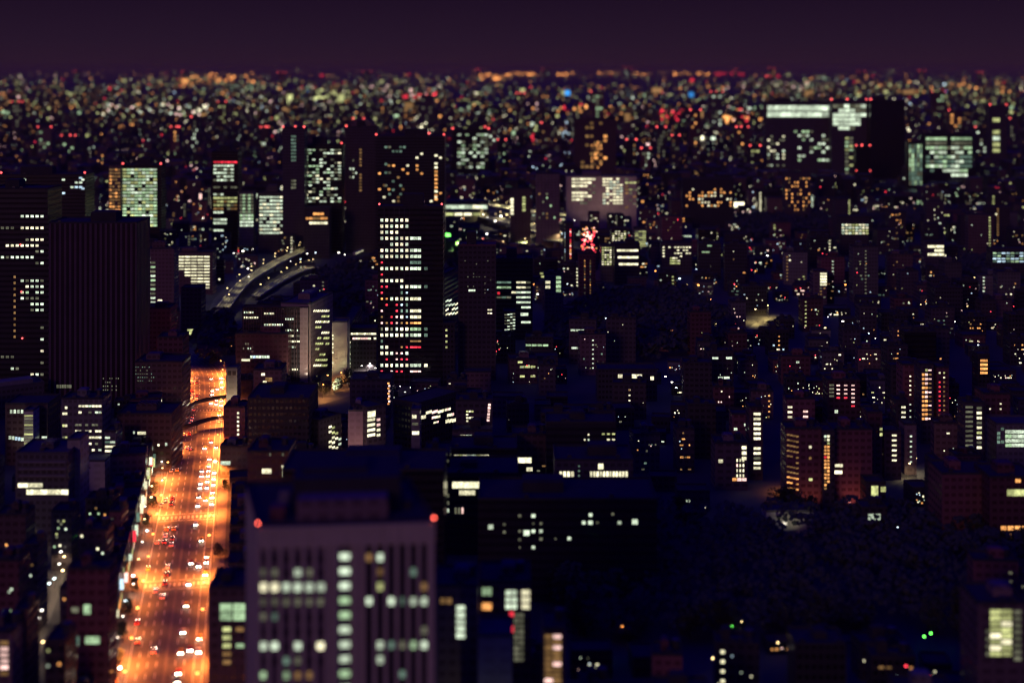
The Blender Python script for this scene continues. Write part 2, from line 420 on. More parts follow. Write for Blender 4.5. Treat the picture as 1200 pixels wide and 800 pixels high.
# ------------------------------------------------------------------ cars
def car_parts(body, facing):
    t = thing('car', '', 'car', (0, 0, 0), 0, 'cars on the avenue')
    b = MB()
    prof = [(-2.2, .35), (-2.2, .95), (-1.55, 1.0), (-1.0, 1.42), (.45, 1.42), (1.05, 1.0), (2.1, .85), (2.25, .35)]
    def ext(mb, pr, hw, hw2=None):
        a = len(mb.v); n = len(pr)
        for sy in (-1, 1):
            for x_, z_ in pr: mb.v.append((x_, sy*(hw if z_ < 1.05 else (hw2 or hw)), z_))
        for i in range(n):
            j = (i+1) % n; mb.f.append((a+i, a+j, a+n+j, a+n+i)); mb.m.append(0)
        mb.f.append(tuple(a+n-1-i for i in range(n))); mb.m.append(0); mb.f.append(tuple(a+n+i for i in range(n))); mb.m.append(0)
    ext(b, prof, .86, .66); ch = [link('body', b.mesh('body', ['car_'+body]), t)]
    g1 = MB(); g1.quad_prism([(.5, -.62), (1.08, -.74), (1.08, .74), (.5, .62)], [1.38, .99, .99, 1.38], [1.425, 1.035, 1.035, 1.425], 0, True)
    ch.append(link('windscreen', g1.mesh('windscreen', ['dark_glass']), t))
    g2 = MB(); g2.quad_prism([(-1.57, -.74), (-1.02, -.62), (-1.02, .62), (-1.57, .74)], [.98, 1.38, 1.38, .98], [1.03, 1.43, 1.43, 1.03], 0, True)
    ch.append(link('rear_window', g2.mesh('rear_window', ['dark_glass']), t))
    wm = MB().tube((0, -.1, 0), (0, .1, 0), .31, .31, 12).mesh('wheel', ['tyre'])
    for x_ in (-1.4, 1.4):
        for y_ in (-.82, .82): ch.append(link('wheel', wm, t, (x_, y_, .31)))
    hm = MB().box(2.12, 2.29, -.24, .24, -.17, .17).mesh('headlight', ['headlight_glow']); tm = MB().box(-2.24, -2.16, -.2, .2, -.12, .12).mesh('taillight', ['taillight_glow'])
    for y_ in (-.6, .6):
        ch.append(link('headlight', hm, t, (0, y_, .66))); ch.append(link('taillight', tm, t, (0, y_, .8)))
    kids[t.name] = ch
    return t
PROTO = {}
NAMES = ['white', 'silver', 'black', 'blue', 'red', 'yellow']
def add_car(x, y, rz, body, label):
    if body not in PROTO:
        t = car_parts(body, 1); t.location = (x, y, .01); t.rotation_euler = (0, 0, rz); t['label'] = label; PROTO[body] = t; return t
    return dup(PROTO[body], (x, y, .01), rz, label)
def ave_car(d, off, toward, body, label):
    q = at_ave(d, off)
    if not q: return
    p, dr = q; a = math.atan2(dr.y, dr.x); add_car(p.x, p.y, a+(math.pi if toward else 0), body, label)
BODY = ['white', 'silver', 'black', 'white', 'yellow', 'silver', 'red']
used = {}
def spots(lo, hi, lanes, n, toward, lab, mind=7):
    k = 0; tries = 0
    while k < n and tries < 900:
        tries += 1; d = R.uniform(lo, hi); o_ = R.choice(lanes)
        if any(abs(d-e) < mind for e in used.get(o_, [])): continue
        used.setdefault(o_, []).append(d); b = R.choice(BODY); ave_car(d, o_, toward, b, lab % b); k += 1
LT = (5.0, 8.4, 11.6); RT = (-5.0, -8.4, -11.6)
spots(700, 790, RT, 20, True, '%s car with headlights on in the bright queue halfway up the avenue')
spots(905, 1000, RT, 12, True, '%s car with headlights on where the avenue bends at its far end')
spots(800, 900, RT, 5, True, '%s car with headlights on between the footbridges on the avenue')
spots(500, 560, RT, 7, True, '%s car with headlights on in the nearest queue of the avenue')
spots(570, 690, RT, 9, True, '%s car with headlights on coming down the near avenue')
spots(830, 1000, LT, 24, False, '%s car with red taillights bunched by the far footbridge of the avenue')
spots(520, 820, LT, 22, False, '%s car with red taillights driving away along the near avenue')
ave_car(812, 3.3, False, 'blue', 'blue car waiting in the middle of the orange avenue')
ave_car(868, 1.9, False, 'blue', 'blue car just beyond the dark footbridge over the avenue')
for j in range(18):
    sg = R.choice((-1, 1)); d = 470+j*30; q = at_ave(d, sg*13.3)
    b = R.choice(BODY)
    if q and sg > 0: add_car(q[0].x, q[0].y, math.atan2(q[1].y, q[1].x), b, '%s car parked along the left kerb of the avenue' % b)

# ------------------------------------------------------------------ footbridges over the avenue
def footbridge(P, label, hz=5.4):
    t = thing('footbridge', label, 'footbridge', (P[0][0], P[0][1], 0)); o = Vector(P[0]); Q = [tuple(Vector(p)-o) for p in P]
    m = MB(); strip(m, [(*q, 0) for q in Q], 1.5, hz, th=.5); link('deck', m.mesh('deck', ['steel']), t)
    for sg in (-1, 1):
        m = MB(); strip(m, [(*q, 0) for q in Q], .06, hz+1.1, off=sg*1.42, th=1.0); link('railing', m.mesh('railing', ['steel']), t)
    for q in (Q[0], Q[len(Q)//2], Q[-1]): link('pillar', MB().cyl(q[0], q[1], 0, hz-.5, .45, 10).mesh('pillar', ['concrete']), t)
    for q, s_ in ((Q[0], -1), (Q[-1], 1)):
        m = MB()
        for k in range(14): m.box(q[0]+s_*(1.7+k*.35), q[0]+s_*(2.05+k*.35), q[1]-1.2, q[1]+1.2, hz-.4-(k+1)*.34, hz-.1-(k+1)*.34)
        link('stairs', m.mesh('stairs', ['concrete']), t)
def AV(d, off): p, _ = at_ave(d, off); return (p.x, p.y)
footbridge(smooth([AV(838, 19), AV(842, 8), AV(858, -6), AV(862, -19)], 4), 'dark curved footbridge crossing the avenue nearest the lit queue')
footbridge(smooth([AV(843, 21), AV(870, 12), AV(905, 2), AV(918, -19)], 4), 'longer dark footbridge slanting away across the avenue')
0 and footbridge([AV(985, 19), AV(1000, 0), AV(1008, -19)], 'footbridge at the far bend of the avenue')

# ------------------------------------------------------------------ the near office building
n = Bld('office_tower', 'near concrete office tower with vertical piers, rows of lit windows and two red roof lamps', 'tower', 301, 510, 618, None, 36, 'facade_concrete', k=1.012, d=347, skew=-6)
X_ = n
def pxu(x): return n.hit('F', x, 700)[0]
zt_ = n.Hh; z_slot = n.hit('F', 400, 640)[1]
# piers stand proud of the dark recesses
cL = [308.3, 322, 335.6, 349, 362.6, 375.6]; cR = [432.5, 445.5, 458.5, 471.5, 484.3, 497]
for grp in (cL, cR):
    for i, c in enumerate(grp):
        u0, u1 = pxu(c-4.4), pxu(c+4.4)
        link('recess', MB().box(u0, u1, -.05, .02, 2, z_slot).mesh('recess', ['facade_recess' if grp is cL else 'dark_glass']), n.root)
link('recess', MB().box(pxu(396.5), pxu(411.5), -.05, .02, 2, z_slot).mesh('recess', ['facade_recess']), n.root)
for xx in [301.3, 315.1, 328.8, 342.3, 355.8, 369.1, 383]+[425.8, 439, 452, 465, 478, 490.7, 504.5]+[392, 417]:
    wd = .55 if xx not in (301.3, 504.5) else .9
    u = pxu(xx); link('pier', MB().box(max(u-wd, .02), min(u+wd, n.W-.02), -.55, -.051, 0, zt_-.6).mesh('pier', ['facade_concrete']), n.root)
link('cornice', MB().box(0, n.W, -.62, -.004, zt_-.55, zt_+.1).mesh('cornice', ['facade_concrete']), n.root)
link('parapet', MB().box(0.01, n.W-.01, -.45, -.056, z_slot+.3, zt_-.56).mesh('parapet', ['facade_concrete']), n.root)
rowsL = ['......', 'kd.g..', 'kkkkkk', 'cccccc', 'tdtddt', 'kdtkkk', 'kkkkkk', 'cwkgkw', 'kkkkkk', 'gkgmmk', 'kkdkkk', 'kckkkk']
rowsL = ['kkkkkk', 'ddkcdk', 'wwcccc', 'dddddd', 'dtkkkk', 'kkkkkk', 'cckckw', 'kktdkk', 'gkgmmk', 'kkkkkk', 'kcckkk', 'kkkkkk', 'dkkgkk', 'kkkkkk']
rowsR = ['mckkkk', 'kmkktk', 'kykkkm', 'ckctcc', 'kkkkkk', 'kkkkkd', 'kctdgc', 'kckkkk', 'kkktkk', 'kkkkkk', 'gkkkck', 'kkkkkk', 'kkgkkk', 'kkkkkk']
rowsC = ['c', 'c', 'c', 'g', 'g', 'c', 'c', 'c', 'g', 'c', 'c', 't', 'g', 'c']
def nw(c, y, hw, hh, mk, yoff=-.06):
    u0, z1 = n.hit('F', c-hw, y-hh); u1, z0 = n.hit('F', c+hw, y+hh)
    o = link('window', unit(mk), n.root, ((u0+u1)/2, yoff, (z0+z1)/2), 0, (u1-u0, .1, z1-z0))
cnt = 0; rest = MB(); rest_k = []
for j in range(14):
    yL = 652.5+17.2*j+.5; yR = 652.5+17.1*j; yC = 651.5+17.15*j
    for i, c in enumerate(cL):
        if rowsL[j][i] != 'k' or j < 8: nw(c, yL+ (1 if rowsL[j][i] == 'k' else 0), (4.6 if j == 2 else 3.6) if rowsL[j][i] in 'cw' else 2.9, 4.4 if j == 2 else 3.8, rowsL[j][i])
    for i, c in enumerate(cR):
        if rowsR[j][i] != 'k': nw(c, yR, 3.0, 4.0, rowsR[j][i])
    nw(404, yC, 5.8, 3.3, rowsC[j])
for px_, yy in ((300.8, .7), (510, .7)):
    u = 0.3 if px_ < 400 else n.W-.3
    b = link('beacon', MB().blob((0, 0, 0), .32).mesh('beacon', ['beacon_bright']), n.root, (u, -.2, zt_+1.2)); link('beacon_post', MB().cyl(0, 0, -1.2, -.6, .12, 6).mesh('beacon_post', ['steel']), b)
n.roof('flat')
p0, p1 = pxu(347), pxu(455)
link('penthouse', MB().box(p0, p1, 3.5, 9.5, zt_+.16, zt_+5.0).box(p0+.3, p1-.3, 3.8, 9.2, zt_+5.0, zt_+5.4).mesh('penthouse', ['w_rose']), n.root)
link('plant_room', MB().box(pxu(341), pxu(470), 9.6, 30, zt_+.16, zt_+9.0).box(pxu(352), pxu(430), 14, 26, zt_+9.0, zt_+10.2).mesh('plant_room', ['roof']), n.root)
link('stair_head', MB().box(pxu(315), pxu(332), 5, 9, zt_+.16, zt_+3.4).mesh('stair_head', ['w_red']), n.root)
for i_, (a_, b_) in enumerate(((4, 12), (4, 17), (4, 22), (8.5, 26))): link('air_conditioner', MB().box(a_, a_+2.6, b_, b_+1.8, zt_+.16, zt_+1.9).cyl(a_+.8, b_+.9, zt_+1.9, zt_+2.1, .55, 10).cyl(a_+1.9, b_+.9, zt_+1.9, zt_+2.1, .5, 10).mesh('air_conditioner', ['concrete']), n.root)
link('antenna', MB().tube((20, 20, zt_+10), (20, 20, zt_+16), .12, .05, 6).tube((19, 20, zt_+14), (21, 20, zt_+14), .05, .05, 5).mesh('antenna', ['steel']), n.root)
for i_ in range(9): u_ = n.W*(i_+1)/10; link('panel_joint', MB().box(u_-.04, u_+.04, -.47, -.449, z_slot+.4, zt_-.6).mesh('panel_joint', ['dark_glass']), n.root)
link('ventilator', MB().cyl(37.5, 12, zt_+.16, zt_+2.2, 1.1, 12).cyl(37.5, 16, zt_+.16, zt_+2.2, 1.1, 12).mesh('ventilator', ['steel']), n.root)
n.hero = True; n.ymax = 800; n.done(vis=800)

# ------------------------------------------------------------------ landmark buildings, roughly near to far (photo pixels -> world)
OT, OB, AB = 'office_tower', 'office_building', 'apartment_block'
def sig(b, x0, y0, x1, y1, mk): return b.w('F', x0, y0, x1, y1, mk)
# tall lit tower in the centre
b = hero(OT, 'tall slim dark tower in the centre with six columns of square lit windows', 443, 519, 243, 452, 20, 'w_glass', k=1.0)
ys = [258+7.08*i for i in range(26)]
pat = {0: '111111..', 1: '111111..', 2: '1111....', 3: '111111W.', 4: '..1111..', 5: '111111W.', 6: '111111W.', 7: 'r.....t.', 8: '111111Ws', 9: 'r.......', 10: '11111...', 11: 'rr..11Ws', 12: 'r...tb..', 13: 'oo1111w.',
       14: '.r.rbt..', 15: 'p..rttw.', 16: 'm.rp1bw.', 17: 'pmrpmoo.', 18: 'd1dc11gs', 19: '111111Ws', 20: 't.....m.', 21: '11..mrr.', 22: '111pp1..', 23: '.r.prr..', 24: '11w11111', 25: 'r.prr.p.'}  # red and cyan keys: glowing panes painting reflections of city lights
cx = [447.5, 453.2, 459, 465, 470.8, 476.8, 487, 499]
for j, row in pat.items():
    for i, ch in enumerate(row):
        if ch == '.': continue
        hw = 6.6 if i == 6 else ((1.65 if ch in '1W' else 1.2) if i < 7 else 2.0); mk = {'1': 'w' if (i+j) % 3 else 'c', 'W': 'c', 's': 't'}.get(ch, ch)
        hh = 1.8 if mk in 'wcgdt' else 1.05
        if i == 6:
            for q in (-1, 0, 1): b.w('F', 487+q*4.4-2.0, ys[j]-hh, 487+q*4.4+2.0, ys[j]+hh, mk)
        else: b.w('F', cx[i]-hw, ys[j]-hh, cx[i]+hw, ys[j]+hh, mk)
for xx in (450.3, 456.1, 462, 467.9, 473.8, 479.8):
    u = b.hit('F', xx, 300)[0]; link('mullion', MB().box(u-.35, u+.35, -.3, -.001, 0, b.Hh-.5).mesh('mullion', ['w_dark']), b.root)
b.beacons(2).roof('plant').done(vis=446)
# block with a pale corner pier and a bright side
b = hero(OB, 'wide dark glass office block with pale stone corner pier and thin vertical ribs', 284, 361, 361, 448, 9, 'w_darker', k=1.0)
b.g('F', 285, 303, 7, 363, 381, 3, .75, .38, ['ccwwc..', 'wwwwwww', '.......']); b.g('F', 309, 352, 17, 364, 436, 11, .8, .34,
   ['wwcww............', '..........cccc...', 'ccwwccwcc........', '..........dccd.c.', '......wwwwwwww.dd', '...........wwwwww', '............dcd..', '', '', '', '.............www.'])
for i in range(22):
    u = b.W*(i+.5)/26; link('rib', MB().box(u-.18, u+.18, -.45, -.001, 2, b.Hh-.5).mesh('rib', ['w_brown']), b.root)
u0 = b.hit('F', 351.5, 400)[0]; b.part('corner_pier', u0, b.W, -.8, -.002, 0, b.Hh+.3, 'w_pink'); b.w('F', 353.5, 395, 361, 399, 'y'); b.w('F', 355, 431, 361, 435, 'y')
b.wins[-1] = b.wins[-1]; b.wins = [(w if w[5] != 'y' else w) for w in b.wins]
b.roof('plant').done(vis=446)
b = hero(OB, 'pinkish office block with rows of yellow lit windows beside the pale blank slab', 364, 390, 357, 447, 22, 'w_pink', k=1.05)
b.g('F', 367, 386, 8, 361, 444, 13, .82, .34, ['wwwwwwww', '....yyyy', '.wwwywww', '.yyy....', '....wwww', '..yy.yyy', '.yyyy.yy', '.yy.....', '...yyy..', '.yyyyyy.', 'wwwwyyy.', '', '.y..yyww'][0:13])
b.roof('plant', 'roof_pale').done(vis=446)
b = hero(OB, 'pale blank windowless slab building right of the pinkish office block', 389, 407, 378, 449, 16, 'facade_concrete')
for yy in (392, 396, 402, 406, 412, 424): b.w('F', 389.3, yy, 390.8, yy+2, 'w')
b.roof('flat', 'roof_pale').done(vis=434)
b = hero(OB, 'low office block with slanting rows of lit strips between slab and centre tower', 408, 424, 386, 446, 7, 'w_dark', k=1.10)
for yy, x1 in ((402, 423), (407.5, 423), (414, 418), (420, 418), (426, 416), (431, 420)): b.g('F', 408.5, x1, 6, yy-2, yy+2, 1, .9, .45, 'wwc', .85, dy=-.5)
b.roof().done(vis=434)
b = hero(OB, 'low block with two long glowing white strips beside the foot of the centre tower', 409, 441, 386, 441, 20, 'w_darker')
b.g('F', 411, 441, 10, 389.5, 392.5, 1, .92, .8, 'ww', 1); b.g('F', 413, 441, 9, 395, 398, 1, .92, .8, 'wpw', .85); b.roof().done(vis=400)
b = hero(OB, 'reddish low block with dim windows and cool strip light left of the ribbed office block', 276, 338, 392, 452, 24, 'w_red')
b.g('F', 284, 295, 4, 400, 411, 2, .5, .4, 'cd', .9); b.g('F', 293, 316, 7, 416, 420, 1, .9, .8, 'bc', .95); b.w('F', 283, 420.5, 293, 423, 'w'); b.roof('plant').done(vis=424)
b = hero(OB, 'brown low block with balcony lights below the ribbed office block', 297, 330, 434, 480, 20, 'w_brown')
for x_, y_ in ((306, 437), (308, 446), (309, 458), (327, 454)): b.w('F', x_, y_, x_+4.5, y_+3, 'w')
b.w('F', 311, 442, 319, 447, 'm'); b.roof('tank').done(vis=462)
b = hero(OB, 'small cream block with two dark square openings at the avenue bend', 265, 278, 432, 478, 12, 'w_white', k=1.0)
b.w('F', 267, 434.5, 271, 439.5, 'k'); b.w('F', 272.4, 434.5, 276.4, 439.5, 'k'); b.roof('flat', 'roof_pale').done(vis=462)
b = hero(OB, 'dark red block with a single column of round white lights beside the avenue', 262, 287, 478, 522, 16, 'w_red')
for i in range(6): b.w('F', 277.7, 482.5+5*i, 280.3, 485+5*i, 'w')
b.roof('plant').done(vis=515)
b = hero(OB, 'low grey block with one cool lit strip beside the bright queue of cars', 258, 290, 524, 560, 14, 'w_conc', k=1.0); b.w('F', 258.5, 540, 270, 544.5, 'c'); b.roof('tank').done(vis=548)
# left edge towers
b = hero(OT, 'dark tower at the left edge with scattered rows of pale lit windows', -14, 56, 222, 462, 30, 'w_glass')
b.g('F', 0, 58, 10, 250, 442, 28, .62, .42, ['....ccccc.', '..........', 'ddd.wwwww.', '..........', '.....dwwwc.', '.wwwwwww..', '.......dcd', 'cdccccc...', '.......dcd', '..........', '..........', '....cdccd.', '.....wccc.', '....wg.cc.', '....cddd..', '......ccc.', '......dcc.', '..........', '..........', '........d.', '..........', '........c.', '..........', '........w.', 'ddd.......', '........d.', '..cd......', '......wcd.'])
for yy in range(323, 395, 7): b.w('F', 16, yy, 18.4, yy+3, 'm')
for i, (ux_, uz_) in enumerate(((24.5, 286.5), (25.5, 341.5), (26.5, 396))):
    u, z = b.hit('F', ux_, uz_); link('beacon', beacon_me, b.root, (u, -.8, z))
b.roof('plant').done(vis=452)
b = hero(OT, 'broad dark windowless looking tower with faint purple vertical stripes on the left', 57, 160, 262, 478, 34, 'w_stripe', k=1.0)
b.g('F', 66, 84, 9, 450, 455, 1, .7, .8, 'd', .8); b.g('F', 120, 140, 8, 441, 459, 4, .5, .35, 'd', .6); b.roof('plant').done(vis=470)
b = hero(OT, 'dark tower top rising behind the striped tower with blue white window rows', 0, 100, 205, 340, 30, 'w_glass')
b.g('F', 20, 100, 14, 208, 250, 8, .6, .4, 'bccd', .12); b.g('F', 82, 97, 3, 190, 222, 6, .7, .4, 'bc', .7); b.beacons(3).roof('plant').done(vis=235)
b = hero(OB, 'low pale stepped roof building under the left edge tower', -10, 52, 456, 492, 22, 'w_conc', k=1.02); b.part('upper_roof', 2, b.W-6, 4, 14, b.Hh+.2, b.Hh+2.8, 'concrete'); b.roof('flat', 'roof_pale').done(vis=474)
b = hero(OB, 'dark block with three lit specks and a strip near the left edge', 6, 56, 474, 545, 22, 'w_brown'); b.g('F', 11, 28, 4, 479, 485, 1, .6, .7, 'c', .9); b.g('F', 10, 28, 5, 510, 515, 1, .8, .8, 'bc', 1, dy=.5); b.w('F', 49, 511, 55, 515, 'c'); b.roof().done(vis=522)
b = hero(OB, 'narrow pale stairwell block with evenly stepped light strips', 28, 39, 482, 552, 10, 'w_white', k=1.0)
for i in range(12): b.w('F', 28.5, 486+3.6*i, 38.5, 488+3.6*i, 'd' if i % 3 else 'y')
b.roof('flat', 'roof_pale').done(vis=528)
b = hero(AB, 'apartment block with bright broken rows of balcony lights left of the avenue', 72, 120, 468, 560, 16, 'w_conc', k=1.0)
b.g('F', 73, 82, 3, 474, 530, 8, .9, .4, ['.w.', 'ww.', '...', 'yw.', '...', 'dy.', 'ww.', '...']); b.g('F', 88, 119, 8, 472, 538, 9, .85, .32, ['.wwwcwww', '.w..d.cc', '........', 'dd.d.dd.', 'ww.ww.ww', '.ww.wwww', 'ww.ww.d.', '.www.w.c', 'ww..d.c.'])
b.roof('tank').done(vis=537)
b = hero(AB, 'small block of stacked greenish balconies between the lit apartment block and the avenue', 122, 136, 506, 566, 12, 'w_conc'); b.g('F', 123, 135, 2, 510, 536, 5, .95, .45, 'cwt', .95); b.roof('tank').done(vis=538)
b = hero(OB, 'grey banded office block with two long glowing window strips at its lower floors', 18, 80, 532, 640, 24, 'w_conc', k=1.0)
b.g('F', 21, 50, 5, 565.5, 571, 1, .97, .9, 'w', 1); b.g('F', 31, 80, 6, 573, 579.5, 1, .97, .9, 'w', 1)
for yy in (540, 548, 556): link('balcony_band', MB().box(2, b.W-1, -.9, -.003, b.hit('F', 40, yy+2)[1], b.hit('F', 40, yy)[1]).mesh('balcony_band', ['concrete']), b.root)
b.roof('plant', 'roof_pale').done(vis=592)
b = hero(OB, 'plain grey tower slab joined beside the banded office block', 79, 94, 516, 632, 14, 'w_white'); b.w('F', 82, 526.5, 84, 528.5, 'k'); b.w('F', 87, 526.5, 89, 528.5, 'k'); b.roof('flat', 'roof_pale').done(vis=590)
b = hero(OB, 'low pale flat roofed building right of the plain grey slab', 95, 123, 541, 575, 16, 'w_white'); b.w('F', 97, 547, 106, 549, 'k'); b.roof('flat', 'roof_pale').done(vis=556)
b = hero(OB, 'long dark office building with a big flat roof left of the avenue', 137, 201, 486, 552, 26, 'w_brown', k=1.0)
b.w('F', 161, 505.5, 171, 509, 'w'); b.w('F', 156, 505, 158, 508, 'c'); b.w('F', 156, 512.5, 158.5, 516, 'w'); b.w('F', 184.5, 520, 187, 522.5, 'w'); b.w('F', 177, 519.5, 179, 521.5, 'w'); b.w('F', 193.5, 518.5, 196, 522, 'c'); b.w('F', 139, 512, 141.5, 516, 'c')
b.roof('plant').done(vis=530)
b = hero(OT, 'dark brown tower with a glimmering window grid behind the long dark office building', 158, 213, 425, 500, 24, 'w_brown', k=1.0); b.g('F', 158, 184, 10, 428, 448, 5, .4, .3, 'dt', .5); b.w('F', 153, 445, 156, 448, 'B'); b.roof('plant').done(vis=460)
b = hero(OB, 'tall narrow red brown building at the top left corner of the avenue', 184, 214, 396, 486, 18, 'w_red', k=1.0); b.roof('plant').done(vis=470)
b = hero(OB, 'dark rusty red building below the bright balcony column', 162, 200, 362, 440, 20, 'w_red'); b.w('F', 168, 377.5, 171, 380.5, 'w'); b.roof('plant').done(vis=390)
b = hero(OT, 'pale block with three bright columns of stacked balcony lights', 163, 204, 292, 372, 18, 'w_brown'); b.g('F', 163.5, 182.5, 3, 300, 362, 12, .85, .45, ['wc.', 'ccd', 'gcg', 'cwd', 'ccc', 'gcg', 'ccd', 'wcg', 'ccd', 'cwc', 'cgc', 'ccc']); b.w('F', 185, 351, 190, 354, 'w')
b.g('F', 204, 211, 2, 328, 366, 7, .5, .45, 'cd', .5); b.roof('plant').done(vis=366)
b = hero(AB, 'block with a bright stepped grid of yellow white window rows', 198, 249, 296, 345, 18, 'w_brown')
b.g('F', 201, 246, 6, 299, 339, 11, .88, .4, ['wwwwww', 'wwwwww', 'wwwwww', 'ywwwww', '.wwwww', '..wwww', '..wwww', '...www', '...www', '...www', '...www']); b.roof('plant').done(vis=340)
b = hero(OB, 'dark stepped block with a small glowing square sign below the yellow grid', 212, 236, 338, 400, 16, 'w_brown', k=1.0); b.w('F', 219.5, 385.5, 228, 392, 'y'); b.roof().done(vis=394)
# left background towers
b = hero(OT, 'bright greenish glass office tower with an orange lit wing on its left', 143, 189, 194, 292, 24, 'w_glass'); b.g('F', 144, 184, 9, 197, 266, 18, .9, .55, 'cgggygcy', .94); b.g('F', 186.5, 190, 1, 197, 262, 17, .6, .4, 'm', .8); b.beacons(3).roof('plant').done(vis=268)
b = hero(OT, 'narrow orange lit tower attached left of the bright greenish tower', 127, 142, 194, 293, 20, 'w_rose'); b.g('F', 128, 141, 4, 197, 252, 14, .8, .5, 'mmo', .85); b.roof().done(vis=255)
b = hero(OT, 'slender dark tower with white striped window rows and red roof line', 248, 279, 178, 293, 22, 'w_glass')
b.g('F', 250, 278, 7, 188, 272, 20, .88, .5, ['rrrrrrr', 'cccccc.', 'cddcdc.', 'ccccdc.', '.cdccc.', 'dcccdc.', '', 'dd.d.dd', '', 'cdc....', 'yyyyyyy', 'myymyyy', 'yyydydm', 'mmm.dmm', 'ccc....', '', 'cccc...', 'cccc...', '', 'ccc....']); b.roof('plant').done(vis=272)
b = hero(OT, 'narrow grey green lit tower between two striped towers', 280, 297, 225, 297, 18, 'w_conc'); b.g('F', 281, 297, 5, 227, 274, 12, .9, .6, ['dgdgd']*6+['gcgcg']*2+['ccccc', 'ccccc', '', '']); b.roof().done(vis=275)
b = hero(OT, 'pale window banded tower beside the tall dark red tower', 302, 332, 226, 297, 20, 'w_conc'); b.g('F', 304, 332, 7, 229, 275, 11, .92, .5, 'cccw', .9); b.roof('plant').done(vis=276)
b = hero(OT, 'tall dark red tower topped by red beacons with a greenish strip', 331, 357, 151, 300, 26, 'w_dark'); b.g('F', 341, 347, 2, 158, 190, 8, .9, .55, 't', 1); b.g('F', 341, 347, 2, 210, 222, 3, .9, .6, 'd', 1); b.beacons(3).roof().done(vis=276)
b = hero(OT, 'tower with irregular pale lit floors right of the tall dark red tower', 356, 401, 170, 297, 26, 'w_glass'); b.g('F', 357, 400, 10, 174, 238, 17, .85, .5, 'ccdgdw', .5); b.beacons(2).roof('plant').done(vis=240)
b = hero(OB, 'low building with two glowing amber window rows below the irregularly lit tower', 356, 386, 244, 303, 20, 'w_dark'); b.g('F', 358, 384, 6, 248, 264, 3, .9, .5, ['..ooo.', 'oommoo', '.wwwww']); b.roof().done(vis=266)
b = hero(OT, 'brown rose tower with a thin column of amber lights', 405, 442, 150, 296, 26, 'w_dark', k=1.0); b.g('F', 421, 424, 1, 170, 225, 15, .9, .5, 'm', .9); b.g('F', 409, 419, 3, 176, 215, 8, .6, .5, 'cd', .4); b.beacons(1).roof('plant').done(vis=230)
b = hero(OT, 'big dark tower with scattered orange windows behind the centre tower', 440, 521, 160, 305, 34, 'w_glass')
b.g('F', 450, 476, 6, 165, 235, 14, .7, .5, 'ttd', .3); b.g('F', 442, 519, 14, 178, 238, 13, .55, .5, 'oowmm', .14); b.g('F', 508, 514, 1, 180, 236, 12, .6, .5, 'ow', .8); b.g('F', 480, 500, 7, 235, 240, 1, .8, .9, 'op', .9); b.beacons(4).roof('plant').done(vis=244)
b = hero(OT, 'dark office tower with broken white window bands right of the big dark tower', 530, 573, 152, 214, 26, 'w_glass'); b.g('F', 536, 572, 8, 156, 198, 10, .9, .5, 'cdcg', .6); b.beacons(2).roof('plant').done(vis=200)
b = hero('hall', 'long low station hall with glowing white roof strips', 519, 572, 236, 262, 30, 'w_conc'); b.g('F', 520, 571, 6, 240, 245, 1, .97, .85, 'cwc', 1); b.g('F', 521, 575, 5, 249, 253, 1, .85, .8, 'yyw', 1); b.roof('flat', 'roof_pale').done(vis=258)
# centre right mid distance
b = hero(OT, 'dark reddish tower with faint specks right of the centre tower', 537, 581, 288, 446, 22, 'w_dark', k=1.0); b.g('F', 540, 580, 12, 300, 345, 12, .35, .3, 'dddb', .14); b.w('F', 549, 339, 557, 341.5, 'c'); b.g('F', 571, 577, 2, 361, 369, 2, .8, .4, 'w', 1); b.roof('plant', 'w_red').done(vis=395)
b = hero(OB, 'red walled office block with four slanting lit strips beside the centre tower', 521, 537, 322, 425, 7, 'w_red', k=1.035)
for i in range(4): b.g('F', 522, 544, 6, 351+5.2*i, 353.8+5.2*i, 1, .9, .7, 'cwc', .9, dy=-.45)
b.roof().done(vis=375)
b = hero(AB, 'dark block with a vertical row of four yellow lights beside the centre tower', 519, 533, 380, 452, 14, 'w_darker')
for i in range(4): b.w('F', 522, 385.5+6.7*i, 524.3, 388+6.7*i, 'y')
b.roof().done(vis=412)
b = hero(OB, 'dark office block with stepped turquoise and white window strips', 581, 624, 304, 398, 26, 'w_glass')
b.g('F', 582, 622, 7, 328, 392, 11, .93, .4, ['ttt.wwd', 'ggg.wwd', '...wccc', 'dtd.ccc', '....ccc', '.....ccc', '', '', '.....cc', '', ''], 1); b.w('F', 610, 366.5, 619, 370, 'c'); b.w('F', 583, 342, 586, 345, 'r'); b.roof('plant').done(vis=395)
b = hero(OB, 'narrow block with white ribbed side lights next to the turquoise striped block', 590, 604, 366, 420, 14, 'w_darker'); b.g('F', 591, 604, 4, 367, 388, 6, .9, .4, 'cd', .9, dy=-.4); b.roof().done(vis=388)
b = hero(AB, 'grey block with a bright column of round balcony lights right of the striped office block', 638, 660, 322, 388, 14, 'w_conc'); b.g('F', 651, 658, 1, 323, 343, 4, .8, .7, 'g', 1); b.g('F', 639, 645, 1, 328, 339, 2, .95, .6, 'yw', 1); b.roof('tank').done(vis=348)
b = hero(AB, 'dark red apartment block with dotted light columns under the red neon quarter', 678, 698, 298, 352, 14, 'w_red'); b.g('F', 682, 695, 2, 304, 348, 14, .18, .4, 'mod', .9); b.roof('tank').done(vis=350)
b = hero(OT, 'slender block with a thin bright red sign column left of the red neon quarter', 660, 672, 262, 330, 14, 'w_dark'); b.g('F', 661, 663, 1, 262, 306, 18, .5, .5, 'bd', .8); b.g('F', 667, 670, 1, 268, 306, 16, .6, .6, 'orp', .9); b.roof().done(vis=308)
b = hero('shop_building', 'shop building covered in glowing red and pink neon panels', 680, 701, 262, 316, 14, 'w_dark')
